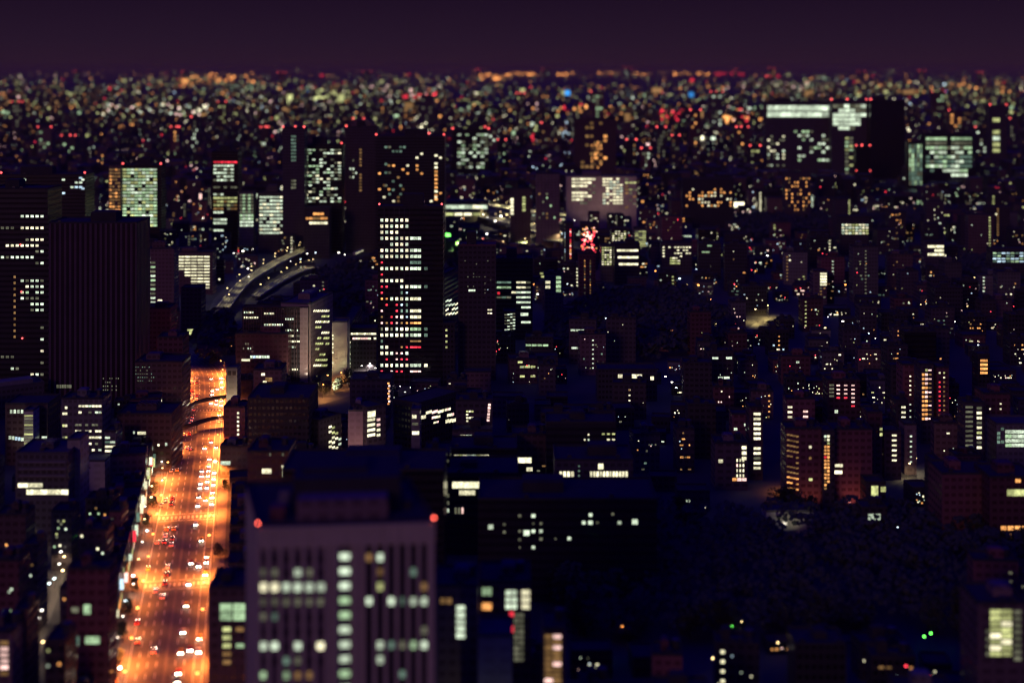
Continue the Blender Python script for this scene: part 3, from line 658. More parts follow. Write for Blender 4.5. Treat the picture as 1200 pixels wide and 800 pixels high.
for _ in range(70):
    x_, y_ = R.uniform(682, 699), R.uniform(266, 296); b.w('F', x_-R.uniform(.5, 1.6), y_-R.uniform(.4, 1.3), x_+1, y_+.8, R.choice('RRRPo' if y_ > 278 else 'oPwPR'))
b.roof().done(vis=298)
b = hero(AB, 'narrow yellow lit block right of the red neon quarter', 704, 718, 288, 330, 14, 'w_conc'); b.g('F', 705, 717, 4, 289, 311, 8, .7, .5, 'yw', .9); b.roof().done(vis=312)
b = hero(OB, 'dark office block with three slanting white floor strips', 720, 750, 286, 334, 20, 'w_darker')
for i in range(3): b.g('F', 723+i, 748, 5, 292+8*i, 295+8*i, 1, .96, .8, 'ww', .95)
b.roof('plant').done(vis=312)
b = hero(OB, 'yellowish office block with fine horizontal lit floors', 743, 757, 268, 322, 14, 'w_conc'); b.g('F', 744, 757, 3, 270, 292, 9, .95, .45, 'yyd', .95); b.roof().done(vis=294)
b = hero(AB, 'small block with three short rows of yellow dots', 716, 735, 268, 318, 14, 'w_dark'); b.g('F', 717, 734, 5, 270, 283, 5, .7, .45, 'yw', .85); b.roof().done(vis=284)
b = hero(AB, 'wide block with a row of yellow windows and a bright lower strip', 775, 811, 285, 322, 14, 'w_dark'); b.g('F', 776, 810, 10, 288, 302, 4, .7, .4, ['w.w.wwwwww', 'w....w.ww.', 'w...www.ww', 'w.....w...']); b.g('F', 785, 797, 4, 301, 310, 3, .9, .5, 'wy', .9); b.roof().done(vis=311)
b = hero(OT, 'brown tower with column of amber windows in the blurred background', 673, 722, 140, 214, 26, 'w_brown'); b.g('F', 680, 712, 6, 142, 198, 11, .75, .6, 'mom', .3); b.g('F', 692, 706, 4, 165, 198, 9, .6, .5, 'oom', .6); b.roof('plant').done(vis=205)
b = hero(OB, 'wide pale office building with two large fields of bright white windows', 664, 746, 207, 268, 30, 'w_pink')
b.g('F', 670, 698, 6, 208, 240, 8, .9, .55, ['wwwwww', 'wwwww.', 'wwww.d', 'dd..d.', 'wwww.d', 'wwwww.', 'www.d.', '..dd..']); b.g('F', 706, 730, 6, 208, 240, 9, .85, .5, 'wwcw', .85); b.g('F', 732, 746, 3, 208, 245, 9, .8, .45, 'dym', .6); b.roof('plant', 'roof_pale').done(vis=245)
b = hero(OB, 'square brown block on top of a lower roof left of the wide pale office building', 628, 656, 204, 290, 20, 'w_rose'); b.g('F', 630, 652, 5, 225, 262, 8, .5, .5, 'dgm', .2); b.roof().done(vis=224)
b = hero(AB, 'rose coloured block with tall lit stair shafts', 598, 622, 222, 285, 16, 'w_rose'); b.g('F', 598, 602, 1, 232, 252, 5, .9, .8, 'w', 1); b.g('F', 612, 616, 1, 230, 248, 5, .9, .7, 'y', 1); b.roof().done(vis=254)
# right background
b = hero(OT, 'broad dark tower crowned by a long bright white horizontal band', 897, 972, 120, 212, 30, 'w_dark'); b.g('F', 899, 971, 9, 123, 138, 2, .98, .8, 'c', 1); b.g('F', 899, 920, 6, 158, 196, 9, .8, .5, 'wcd', .6); b.g('F', 930, 972, 9, 152, 190, 8, .8, .55, 'cgd', .35); b.roof('plant').done(vis=200)
b = hero(OT, 'bright hazy office tower with glowing upper floors and red roof lamps', 974, 1016, 118, 213, 28, 'w_dark'); b.g('F', 976, 1015, 6, 122, 158, 7, .95, .8, ['ddcddc', '.cccdd', 'cccccc', 'ccccc.', 'ccccc.', '.ccd..', '']); b.g('F', 990, 1000, 2, 160, 205, 10, .8, .5, 'gdy', .7); b.beacons(3).roof().done(vis=200)
b = hero(OT, 'very dark tall slab tower without lit windows on the right', 1020, 1060, 118, 214, 30, 'w_glass'); b.beacons(1).roof('plant').done(vis=230)
b = hero(OT, 'small black tower marked by four red beacons', 1003, 1020, 172, 224, 18, 'w_glass'); b.beacons(3); u, z = b.hit('F', 1000.5, 200); link('beacon', beacon_me, b.root, (.5, -1, z), 0, (2,)*3); link('beacon', beacon_me, b.root, (b.W-.5, -1, z), 0, (2,)*3); b.roof().done(vis=204)
b = hero(OT, 'slim turquoise glowing tower with thin vertical lines', 1064, 1081, 167, 230, 18, 'w_glass'); b.g('F', 1065, 1081, 5, 169, 217, 9, .7, .92, 'ttdg', 1); b.roof().done(vis=222)
b = hero(OT, 'wide greenish office tower with broken bright floors right of the slim turquoise tower', 1084, 1139, 157, 222, 28, 'w_glass'); b.g('F', 1085, 1139, 11, 160, 208, 9, .93, .6, ['ggggg.ggggg'[:11], 'ddddd.ddddd', 'ggcggdccdgg', '.cgcc.dcc.g', 't.cgtgcdttt', 'tdttgttcctt', 'gcgcgtccttt', '.t..ccccgg.', '......cccc.']); b.w('F', 1141, 185, 1148, 202, 'b'); b.roof('plant').done(vis=210)
b = hero(OT, 'tower at the right edge with pale blurred window columns', 1160, 1180, 124, 205, 24, 'w_dark'); b.g('F', 1163, 1172, 1, 130, 180, 7, .9, .6, 'yc', .9); b.beacons(2).roof().done(vis=190)
b = hero(OB, 'long dark block with many scattered orange windows in the blurred background', 920, 950, 203, 262, 20, 'w_dark'); b.g('F', 920, 950, 9, 207, 248, 9, .5, .45, 'omo', .45); b.w('F', 956, 242, 966, 247, 'y'); b.roof().done(vis=248)
b = hero(AB, 'dark block of scattered orange windows beyond the wood', 800, 860, 210, 268, 18, 'w_darker'); b.g('F', 803, 858, 15, 220, 243, 6, .6, .5, 'oow', .35); b.roof().done(vis=245)
b = hero(OB, 'building with four dotted rows of yellow white windows on the right', 984, 1018, 254, 300, 18, 'w_dark'); b.g('F', 986, 1018, 8, 262, 275, 4, .75, .5, 'ywc', .95); b.g('F', 994, 1013, 5, 252.5, 256, 1, .8, .9, 'g', .8); b.w('F', 979, 252, 981, 262, 'g'); b.roof().done(vis=277)
b = hero(OB, 'small building with three bright yellow white strips', 1084, 1107, 284, 322, 16, 'w_dark'); b.g('F', 1087, 1106, 7, 286.5, 300.5, 3, .93, .62, ['wwwwwww', '...wwww', 'wwwwwww']); b.g('F', 1110, 1119, 2, 285, 300, 3, .8, .5, 'yd', 1); b.roof().done(vis=302)
b = hero(OB, 'turquoise lit low building at the right edge', 1162, 1215, 292, 330, 16, 'w_dark'); b.g('F', 1163, 1210, 9, 295, 308, 4, .8, .5, 'gtb', .9); b.g('F', 1184, 1200, 3, 275, 279, 1, .9, .7, 't', 1); b.roof().done(vis=310)
b = hero(AB, 'pinkish apartment block with a bright white upper stair column', 953, 969, 318, 362, 14, 'w_rose'); b.g('F', 961, 969, 1, 319, 335, 5, .95, .7, 'w', 1); b.g('F', 956, 968, 3, 336, 350, 4, .6, .4, 'dm', .5); b.roof().done(vis=350)
# middle
b = hero(OB, 'pinkish wall building with a bright window column at its right corner', 408, 431, 482, 560, 18, 'w_pink', k=1.0); b.roof('plant', 'roof_pale').done(vis=545)
b = hero(OB, 'dark block with stacked bright windows joined to the pinkish wall building', 430, 452, 479, 562, 16, 'w_dark', k=1.01)
b.w('F', 430.8, 481.5, 440, 488.5, 'w')
for i, yy in enumerate((491.5, 497.5, 503.5, 509.5)): b.w('F', 430.5, yy-1.6, 439.5, yy+1.6, 'w'); b.w('F', 441.5, yy-1.5, 445.5, yy+1.5, 'p' if i < 2 else 'w')
b.roof().done(vis=514)
b = hero(AB, 'small block with curved glowing balconies left of the pinkish wall building', 374, 400, 494, 555, 14, 'w_conc', k=1.02); b.g('F', 385, 400, 4, 497, 526, 5, .9, .45, ['wy..', 'wyy.', '.wwc', 'ww.c', 'www.'], dy=.9); b.w('F', 370, 503, 373, 524, 'd'); b.roof('tank').done(vis=530)
b = hero(OB, 'long low dark building in front of the centre tower foot', 410, 458, 446, 490, 22, 'w_dark')
for i in range(9): b.w('F', 454+(i % 2), 448+3*i, 456.3+(i % 2), 450+3*i, 'p' if i % 2 else 'o')
b.roof('plant').done(vis=476)
b = hero(OB, 'white cornered building with lit corner windows', 482, 492, 481, 560, 12, 'w_white'); b.w('F', 483, 486, 488, 490, 'w'); b.w('F', 483, 505, 491, 509, 'w'); b.w('F', 483, 495, 490, 498, 'd'); b.roof('flat', 'roof_pale').done(vis=513)
b = hero(OB, 'crescent of low buildings with irregular bright strips beyond the white cornered building', 490, 540, 474, 545, 18, 'w_darker', k=1.04)
for x0, y0, x1, y1 in ((490, 487, 499, 491.5), (499, 481, 520, 484.5), (521, 478.5, 528, 481.5), (506, 487.5, 516, 490.5), (524, 484.5, 532, 488), (522, 491, 534, 495.5), (508, 494, 514, 496)): b.g('F', x0, x1, 3, y0, y1, 1, .95, .9, 'wwp', 1, dy=-.5)
b.roof().done(vis=498)
b = hero(AB, 'block with a red dotted stair column in the middle distance', 534, 577, 470, 548, 16, 'w_dark', k=1.0); b.g('F', 546, 555, 3, 480, 495, 4, .8, .5, 'wym', .6)
for i in range(6): b.w('F', 572-.3*i, 468+i*3.6+5, 575-.3*i, 470.4+i*3.6+5, 'p')
b.roof('tank').done(vis=498)
b = hero(OB, 'dark building with a short glowing cream strip right of the near tower roof', 530, 577, 505, 556, 16, 'w_dark'); b.g('F', 539, 553, 2, 509, 515, 1, .95, .9, 'wc', 1); b.g('F', 555, 588, 4, 510, 514, 1, .8, .8, 'bc', .7); b.roof('plant').done(vis=524)
b = hero(OB, 'dark wide building with a bright greenish strip under its roof', 528, 606, 527, 600, 24, 'w_glass'); b.g('F', 532, 573, 8, 532.5, 540.5, 1, .98, .95, 'ywyc', 1); b.g('F', 580, 604, 6, 535, 539, 1, .7, .8, 'd', .7); b.roof('plant').done(vis=543)
b = hero(OB, 'dark glass building with two long cream window strips and a dotted left edge', 514, 607, 556, 650, 28, 'w_glass')
b.g('F', 530, 576, 7, 564, 572, 1, .98, .95, 'w', 1); b.g('F', 578, 598, 3, 564, 571, 1, .95, .9, 'w', 1); b.g('F', 538, 557, 3, 574, 580, 1, .97, .9, 'w', 1); b.w('F', 591, 574, 598, 578.5, 'c')
b.g('F', 512+3, 528, 2, 576, 602, 3, .5, .5, 'cd', .9); b.g('F', 532, 544, 3, 594, 602, 1, .6, .9, 'cdp', 1); b.roof('plant').done(vis=604)
b = hero(OB, 'tall dark slab left of the cream strip building with a grid of pale square windows', 497, 527, 533, 640, 20, 'w_darker'); b.g('F', 512, 528, 2, 535, 564, 3, .5, .35, ['dd', 'cd', 'cd']); b.g('F', 521, 528, 1, 564, 600, 4, .8, .4, 'c', .9); b.roof('plant').done(vis=600)
b = hero('hall', 'wide school like building with two rows of bright evenly spaced windows', 650, 742, 540, 620, 26, 'w_dark')
b.g('F', 655, 673, 4, 551, 560.5, 1, .72, .78, 'w', 1); b.g('F', 655, 673, 4, 561.5, 570, 1, .72, .75, 'y', 1); b.g('F', 691, 736, 12, 551, 560.5, 1, .75, .78, 'w', 1); b.g('F', 684, 736, 14, 561.5, 569, 1, .72, .75, 'y', 1)
b.w('F', 701, 543, 707, 549.5, 'w')
for i in range(4): b.w('F', 677.5, 545+5.5*i, 679.5, 547+5.5*i, 't')
b.roof('plant').done(vis=573)
b = hero(OB, 'dark wide low building with a bright white strip of four panes', 700, 770, 434, 470, 20, 'w_darker'); b.g('F', 724, 752.5, 4, 438, 445, 1, .97, .9, 'w', 1); b.g('F', 762, 780, 4, 440.5, 445.5, 1, .93, .9, 'w', .9); b.roof().done(vis=448)
b = hero(OB, 'dark office block with a few yellow windows behind the school like building', 640, 722, 496, 590, 20, 'w_glass'); b.g('F', 704, 722, 3, 505, 518, 2, .55, .28, ['yyy', '.ww']); b.g('F', 683, 692, 2, 506, 518, 2, .4, .3, ['.w', 'wc']); b.roof('plant').done(vis=522)
b = hero(OB, 'small rose block with lit strip and stacked windows left of the school like building', 600, 645, 510, 580, 16, 'w_brown'); b.g('F', 600, 623, 3, 535, 543, 1, .97, .8, 'w', 1); b.g('F', 616, 625, 1, 545, 572, 3, .8, .5, 'w', 1); b.g('F', 628, 640, 2, 543, 565, 4, .6, .3, 'md', .5); b.roof('tank').done(vis=574)
b = hero(OB, 'big dark building with a grid of tiny pale round lights above the park', 560, 770, 586, 705, 30, 'w_glass')
for x_, y_, s_ in ((609, 604, 1.7), (625, 604, 2.2), (625, 613, 1.3), (634, 613, 1.5), (609, 622, 1.6), (617, 624, 3.4), (625, 622, 2), (634, 622, 2), (609, 632, 1.8), (634, 631, 1.8), (609, 641, 1), (625, 641, 2), (692, 603, 2), (684, 612, 2), (692, 612, 2.4), (700, 612, 1.5), (718, 602, 1.5), (726, 612, 2), (744, 611, 3.2), (667, 630.5, 2), (575, 617, 3), (591, 614, 1.5), (591, 623, 1.6), (651, 631, 1)):
    b.w('F', x_-s_, y_-s_*.9, x_+s_, y_+s_*.9, 'c' if s_ > 1.9 else 'd')
b.roof('plant').done(vis=650)
# low blocks around the narrow street at the lower left
for x0, x1, yt, yb, m_, lab in ((-6, 30, 604, 700, 'w_brown', 'low brown block with teal and cream windows at the left edge by the narrow street'), (100, 132, 586, 640, 'w_darker', 'low black block where the narrow lower left street ends'), (92, 124, 622, 705, 'w_brown', 'low brown block with one teal window right of the narrow street'), (-14, 22, 658, 770, 'w_red', 'low dark red block with amber windows near the lower left corner'),
                              (26, 44, 640, 742, 'w_dark', 'narrow black block hugging the left side of the narrow street'), (70, 88, 690, 800, 'w_conc', 'grey block squeezed between the narrow street and the dark office block'), (16, 32, 716, 850, 'w_brown', 'thin brown block beside the pink balcony block in the corner'), (60, 84, 600, 668, 'w_dark', 'black block standing behind the banded office block by the narrow street'),
                              (128, 142, 600, 660, 'w_red', 'small dark red block behind the avenue shops with two lights'), (52, 76, 752, 900, 'w_dark', 'black block at the bottom end of the narrow street')):
    b = hero('low_rise_building', lab, x0, x1, yt, yb, 12, m_, k=1.0)
    for _ in range(R.randint(4, 9)):
        x_, y_ = R.uniform(max(x0+2, 2), x1-3), R.uniform(yt+5, min(yt+75, yb-12)); b.w('F', x_-1.3, y_-1.3, x_+1.5, y_+1.4, R.choice('cwmdtgyo'))
    b.roof('tank').done(vis=yt+20)
# right middle
b = hero(AB, 'pinkish block with a lit corner of white windows and a glowing orange foot', 838, 876, 520, 574, 16, 'w_rose', k=1.0); b.g('F', 862, 873, 3, 536, 560, 4, .45, .55, 'wwp', .9); b.g('F', 869, 875, 1, 521, 540, 3, .9, .6, 'w', 1); b.w('F', 842, 538, 847, 542, 'w'); b.g('F', 858, 875, 3, 559, 564, 1, .9, .7, 'op', 1); b.roof('tank').done(vis=564)
b = hero(AB, 'narrow dark block with a tall column of yellow white balcony lights', 878, 894, 478, 562, 12, 'w_brown'); b.g('F', 882.5, 892, 1, 482, 551, 12, .85, .5, ['w', 'w', 'w', 'w', 'w', 'w', '.', 'w', 'w', 'd', 'w', 'w']); b.roof('tank').done(vis=553)
b = hero(AB, 'dim apartment block with purple tinted wall behind the bright balcony column', 858, 884, 486, 545, 12, 'w_red'); b.w('F', 872, 496, 879, 499, 'c'); b.w('F', 860, 501, 864, 504, 'c'); b.roof().done(vis=516)
b = hero(AB, 'apartment block with grid of pink red lit dots', 970, 1008, 446, 516, 14, 'w_red'); b.g('F', 971, 978, 1, 449, 466, 4, .8, .5, 'd', 1); b.g('F', 978, 1004, 3, 449, 478, 6, .45, .35, ['ppp', 'ppp', 'ppp', 'rrp', '..p', '..r']); b.w('F', 978, 480, 982, 484, 'c'); b.roof('tank').done(vis=482)
b = hero(AB, 'reddish block with four stair lights on its left edge behind the zigzag balconies', 922, 955, 468, 545, 12, 'w_red'); b.g('F', 922.5, 929, 1, 474, 497, 4, .8, .4, 'w', 1); b.g('F', 940, 948, 1, 479, 491, 2, .7, .4, 'p', 1); b.g('F', 938, 952, 2, 498, 502, 1, .6, .8, 'wy', 1); b.roof('tank').done(vis=504)
b = hero(AB, 'tall apartment block with dim zigzag balconies glowing orange at the foot', 921, 964, 503, 600, 14, 'w_red', k=1.0)
for i in range(11): b.g('F', 922, 936, 4, 508+6.2*i, 510.2+6.2*i, 1, .9, .8, 'm' if i < 8 else 'o', .9, dy=.7)
b.w('F', 948, 522, 951, 525, 'w'); b.w('F', 948, 535, 951, 538, 'm'); b.w('F', 948, 560, 952, 563, 'y'); b.roof('tank').done(vis=582)
b = hero(AB, 'dark block edged by a tall orange lit stair column', 964, 978, 506, 602, 14, 'w_dark'); b.g('F', 965.5, 972.5, 2, 509, 574, 16, .75, .6, ['cw', 'dw', '.y', 'oo', 'oo', 'oo', 'ro', 'oo', 'oo', 'oo', 'mo', 'oo', 'oo', 'mo', 'o.', 'm.']); b.roof().done(vis=576)
b = hero(AB, 'broad dark red apartment block with two bright white windows', 976, 1022, 504, 596, 16, 'w_red'); b.w('F', 978.5, 543.5, 987.5, 547, 'w'); b.w('F', 978, 551, 987, 555, 'w'); b.roof('tank').done(vis=580)
b = hero(AB, 'red walled block with a fine column of white dots at its left edge', 1017, 1034, 484, 566, 14, 'w_red'); b.g('F', 1017.5, 1020.5, 1, 500, 535, 5, .8, .28, 'w', 1); b.w('F', 1031, 501, 1034, 504, 'y'); b.w('F', 1031, 507, 1034, 510.5, 'y'); b.roof('tank').done(vis=540)
b = hero(AB, 'dark block with six bright stacked strips in its middle', 1036, 1056, 506, 562, 14, 'w_brown'); b.g('F', 1045, 1051, 1, 507, 542, 6, .9, .35, 'w', 1); b.roof().done(vis=544)
b = hero(AB, 'block with five stacked balcony lights behind the six strip block', 1050, 1064, 470, 548, 12, 'w_dark'); b.g('F', 1056, 1061.5, 1, 474, 504, 5, .9, .4, 'w', 1); b.roof('tank').done(vis=505)
b = hero(AB, 'slim rose block with a single faint dot column', 1060, 1074, 498, 556, 12, 'w_rose'); b.g('F', 1066, 1069, 1, 508, 544, 6, .8, .3, 'c', 1); b.roof().done(vis=546)
b = hero(AB, 'brown block with five tiny white lights in a column at centre right', 1058, 1074, 428, 510, 14, 'w_red'); b.g('F', 1065.5, 1068, 1, 438, 465, 5, .8, .3, 'w', 1); b.g('F', 1065.5, 1068, 1, 470, 492, 3, .8, .2, 'c', 1); b.roof().done(vis=492)
b = hero(AB, 'twin column apartment block with a tall orange glowing stair edge', 1079, 1094, 428, 520, 14, 'w_dark'); b.g('F', 1080, 1087.5, 2, 431, 493, 12, .8, .55, ['.y', 'op', 'op', 'op', 'oo', 'op', 'op', 'oo', 'oo', 'oo', 'oo', 'op']); b.g('F', 1087.5, 1092, 1, 431, 493, 12, .8, .3, 'mp', .9); b.roof().done(vis=494)
b = hero(AB, 'apartment block with two columns of small red stair lights', 1098, 1112, 431, 520, 14, 'w_red'); b.g('F', 1098.5, 1109, 2, 434, 494, 11, .4, .35, ['wy', '.w']+['rm']*9); b.roof().done(vis=495)
b = hero(AB, 'small dark block with four stacked amber balconies', 1146, 1160, 416, 470, 12, 'w_darker'); b.g('F', 1148.5, 1157.5, 1, 420, 439, 4, .95, .6, 'o', 1); b.roof().done(vis=441)
b = hero(AB, 'block with dim stacked balconies left of the bright balcony column', 1130, 1143, 473, 560, 12, 'w_dark'); b.g('F', 1131, 1140.5, 1, 474, 530, 10, .9, .45, 'dmdyd', 1); b.roof('tank').done(vis=532)
b = hero(AB, 'block with a bright column of ten balcony lights', 1143, 1154, 473, 560, 12, 'w_dark'); b.g('F', 1144.5, 1150.5, 1, 475, 527, 9, .95, .5, 'wyd', 1); b.roof().done(vis=530)
b = hero(AB, 'wide reddish block with scattered windows near the right edge', 1153, 1184, 462, 540, 16, 'w_red'); b.g('F', 1154, 1183, 7, 470, 500, 5, .5, .28, 'wcp', .3); b.roof('tank').done(vis=502)
b = hero('hall', 'bright greenish lit building with curved glowing floors at the right edge', 1168, 1215, 498, 560, 18, 'w_conc'); b.g('F', 1178, 1200, 3, 503, 524, 4, .97, .75, 'ccg', 1); b.g('F', 1168, 1177, 2, 500, 520, 4, .8, .7, 't', .7); b.roof('flat', 'roof_pale').done(vis=527)
b = hero(AB, 'dark block with six blurred stacked lights right of the broad red block', 1092, 1102, 540, 620, 12, 'w_dark'); b.g('F', 1094, 1099, 1, 543, 581, 5, .95, .6, 'dyd', 1); b.roof().done(vis=582)
b = hero(OB, 'long stepped dark red office building at the right with faint floor lines', 1104, 1166, 556, 640, 22, 'w_red'); b.roof('plant').done(vis=600)
b = hero(OB, 'building with a glowing cream strip at the right edge', 1160, 1215, 560, 650, 22, 'w_red'); b.g('F', 1180, 1205, 3, 573, 581, 1, .97, .95, 'y', 1); b.w('F', 1159.5, 579, 1168, 586, 'y'); b.w('F', 1190, 561, 1196, 565, 'o'); b.g('F', 1172, 1205, 4, 614, 640, 3, .8, .55, ['oooo', '.o.o', 'cc..'][:3], 1); b.w('F', 1180, 645, 1187, 651, 'o'); b.roof('plant').done(vis=655)
b = hero(OB, 'long grey low roof building at the edge of the park', 898, 954, 600, 628, 12, 'w_white', k=1.0); b.roof('flat', 'roof_pale').done(vis=612)
b = hero(OB, 'small building with one bright double window above the park', 1010, 1040, 596, 640, 12, 'w_dark'); b.g('F', 1017, 1032, 2, 601.5, 609, 1, .9, .95, 'c', 1); b.roof('tank').done(vis=612)
b = hero(OB, 'small building with a square pale lit wall and a round lamp', 1015, 1038, 566, 605, 12, 'w_dark'); b.w('F', 1021, 569, 1029, 581, 'y'); b.w('F', 1032, 570, 1038, 576, 'y'); b.roof().done(vis=583)
# bottom foreground blocks
b = hero(OB, 'dark block with four square pale windows and a lower light column by the near tower', 244, 296, 690, 900, 18, 'w_dark', d=470); b.g('F', 257, 288, 2, 706, 727, 2, .88, .85, 'g', 1); b.g('F', 258, 289, 2, 732, 780, 5, .6, .5, ['ym', 'y.', 'yg', 'm.', 'm.']); b.roof('plant').done(vis=800)
b = hero(AB, 'foreground block with a column of round pale balcony lights right of the near tower', 510, 560, 688, 900, 18, 'w_brown', d=440); b.g('F', 533.5, 546, 1, 708, 748, 5, .8, .75, 'c', 1); b.g('F', 555, 566, 1, 708, 752, 5, .9, .55, 't', 1); b.g('F', 508, 530, 3, 700, 707, 1, .8, .9, 'om', 1); b.roof('tank').done(vis=800)
b = hero(AB, 'foreground block with two pale light columns and a green lit stair shaft', 562, 622, 683, 900, 18, 'w_red', d=455); b.g('F', 592, 606, 2, 690, 714, 3, .85, .7, 'c', 1); b.g('F', 611, 621, 1, 690, 714, 3, .95, .75, 'w', 1); b.g('F', 602, 614, 2, 717, 775, 9, .9, .65, 'd', 1); b.w('F', 565, 688, 576, 697, 'g'); b.w('F', 565, 706, 576, 714, 'o'); b.w('F', 597, 716, 602, 722, 'r'); b.w('F', 597, 733, 602, 740, 'r'); b.roof('tank').done(vis=800)
b = hero(OB, 'pale cream low building with round lamp between the two balcony blocks', 560, 600, 746, 900, 14, 'w_white', d=425, k=1.0); b.roof('flat', 'roof_pale').done(vis=800)
b = hero(AB, 'foreground block with a pinkish grid of stacked balcony lights', 636, 662, 738, 900, 14, 'w_brown', d=430); b.g('F', 638, 658, 2, 742, 800, 9, .9, .6, 'mmp', 1); b.roof('tank').done(vis=800)
b = hero(AB, 'foreground block covered in cream balcony lights in the lower right corner', 1146, 1204, 708, 900, 18, 'w_rose', d=450); b.g('F', 1160, 1186, 2, 713, 769, 8, .92, .72, 'yyw', 1); b.g('F', 1188, 1197, 1, 713, 775, 8, .9, .6, 'd', 1); b.g('F', 1155, 1160, 1, 735, 770, 4, .8, .5, 'd', 1); b.roof('tank').done(vis=800)
b = hero(OB, 'dark foreground office block with two cool windows beside the lower avenue', 78, 128, 668, 900, 10, 'w_red', d=480); b.w('F', 98, 708, 106, 719, 'g'); b.g('F', 100, 117, 2, 745, 754, 1, .97, .95, 'g', 1); b.w('F', 84, 745, 93, 756, 't'); b.w('F', 84, 711, 92, 717, 'd'); b.roof('plant').done(vis=800)
b = hero(AB, 'foreground block with stacked pale pink balconies in the lower left corner', -20, 14, 742, 920, 16, 'w_rose', d=460); b.g('F', 0, 10, 1, 749, 792, 6, .9, .6, 'mp', 1); b.roof('tank').done(vis=800)
b = hero(OB, 'low dark building behind the near tower roof', 330, 520, 552, 700, 30, 'w_glass', d=560); b.roof('plant').done(vis=580)
b = hero(OB, 'dark maroon building with a small bright window left of the near tower', 290, 338, 530, 640, 22, 'w_red', d=640); b.w('F', 307, 549, 318, 554.5, 'w'); b.w('F', 330, 545, 333, 559, 'w'); b.g('F', 314, 334, 4, 530.5, 534, 1, .35, .9, 'd', .8); b.roof('tank').done(vis=570)
b = hero(OB, 'large black flat roofed block between the avenue and the curved balconies', 290, 362, 468, 560, 36, 'w_darker', k=1.0); link('beacon', MB().blob((0, 0, 0), .8).tube((0, 0, -8), (0, 0, -.8), .15, .15, 6).mesh('beacon', ['beacon_red']), b.root, (b.W-.5, 1, b.Hh-4)) if 0 else None; b.roof('plant').done(vis=528)

# ------------------------------------------------------------------ shops along the avenue with glowing signs
def sign_building(d, side, w, hgt, idx):
    q = at_ave(d, side*(21.5)); p, dr = q; n_ = Vector((-dr.y, dr.x)) * side     # outward
    rz = math.atan2(dr.y, dr.x)
    tone = R.choice(['w_brown', 'w_red', 'w_conc', 'w_dark'])
    # local x runs along the outward direction for left side buildings, front (local -y) faces down the avenue
    A = (p.x+(n_.x*w if side > 0 else 0), p.y+(n_.y*w if side > 0 else 0)); rot = rz-math.pi/2
    dep = R.uniform(14, 19)
    b = Bld('shop_building', 'narrow %s shop building %s on the %s side of the avenue' % ({'w_brown': 'brown', 'w_red': 'dark red', 'w_conc': 'grey', 'w_dark': 'black'}[tone], 'with lit signs' if side > 0 else 'without signs', 'left' if side > 0 else 'right'), 'shop building', A=A, rot=rot, W_=w, D=dep, Hh=hgt, mat=tone, group='shop buildings lining the avenue')
    fc = 'R' if side > 0 else 'L'
    for f in range(int(hgt/3.5)):
        for i in range(4):
            if side > 0 and R.random() < .16: b.lw(fc, (i+.5)*dep/4, 2.2+3.5*f, dep/4*.6, 1.6, R.choice('wcyodwm'))
    if side > 0 and R.random() < .6: b.lw(fc, dep*.3, 1.9, dep*.35, 2.4, R.choice('wwoyc')); b.lw(fc, dep*.75, 1.9, dep*.2, 2.2, R.choice('wopy')); b.lw('F', w/2, hgt-4, w*.5, 1.4, R.choice('dmtk'))
    xs = b.W+1.0 if side > 0 else -1.0
    for k in range(R.choice((1, 2, 3)) if side > 0 else 0):
        yy = dep*(.12+.36*k); hh = R.uniform(2.5, 6); z0 = R.uniform(4, max(4.5, hgt-hh-1)); mk = R.choice(['w', 'c', 'b', 'w', 'w', 't', 'p', 'y', 'r'])
        link('sign', MB().box(xs-.75, xs+.75, yy-.15, yy+.15, z0, z0+hh).mesh('sign', ['lit_'+mk]), b.root)
    b.roof(R.choice(['tank', 'plant'])).done()
d_ = 425; i = 0
while d_ < 850:
    sign_building(d_, 1, R.uniform(13, 18), (R.uniform(10, 17) if d_ < 690 else R.uniform(14, 24)), i); d_ += 21; i += 1
d_ = 455
while d_ < 700:
    sign_building(d_, -1, R.uniform(12, 15), R.uniform(5, 8), i); d_ += 24; i += 1

# ------------------------------------------------------------------ expressways
def expressway(P, z, hw, label, lampn, en, yel=True):
    lampn *= 2; en *= .4
    P3 = smooth([(*G(x, y), z) for x, y in P], 6); o = Vector((P3[0][0], P3[0][1], 0)); Q = [tuple(Vector(p)-o) for p in P3]
    t = thing('expressway', label, 'elevated road', tuple(o))
    m = MB(); strip(m, Q, hw, 0, th=1.6); link('deck', m.mesh('deck', ['asphalt']), t)
    m = MB(); strip(m, Q, .12, .01); strip(m, Q, .1, .01, off=hw*.5); strip(m, Q, .1, .01, off=-hw*.5); link('lane_marking', m.mesh('lane_marking', ['paint']), t)
    for sg in (-1, 1):
        m = MB(); strip(m, Q, .15, 1.1, off=sg*(hw-.16), th=1.09); link('parapet', m.mesh('parapet', ['pale']), t)
    for i in range(0, len(Q), 3): link('pier', MB().cyl(Q[i][0], Q[i][1], 0, z-1.6, 1.2, 10).mesh('pier', ['concrete']), t)
    n_ = len(P3)
    for k in range(lampn):
        f = (k+.5)/lampn*(n_-1); i = int(f); a, b_ = Vector(P3[i]), Vector(P3[min(i+1, n_-1)]); p = a.lerp(b_, f-i); dr = (b_-a).normalized(); nn = Vector((-dr.y, dr.x, 0))*((1 if k % 2 else -1)*(hw-.5))
        lamp(p.x+nn.x, p.y+nn.y, math.atan2(-nn.y, -nn.x), 'amber', 'tall yellowish lamp on the %s' % label, 'lamps on the elevated roads', energy=en, lcol=(1, .85, .38), z=z)
expressway([(262, 372), (285, 343), (310, 326), (335, 312), (362, 300), (392, 292)], 9, 6, 'curving lit expressway left of the centre tower', 9, 15000)
expressway([(300, 352), (330, 333), (352, 322), (370, 318)], 4, 4, 'short lower ramp beside the curving expressway', 4, 7000)
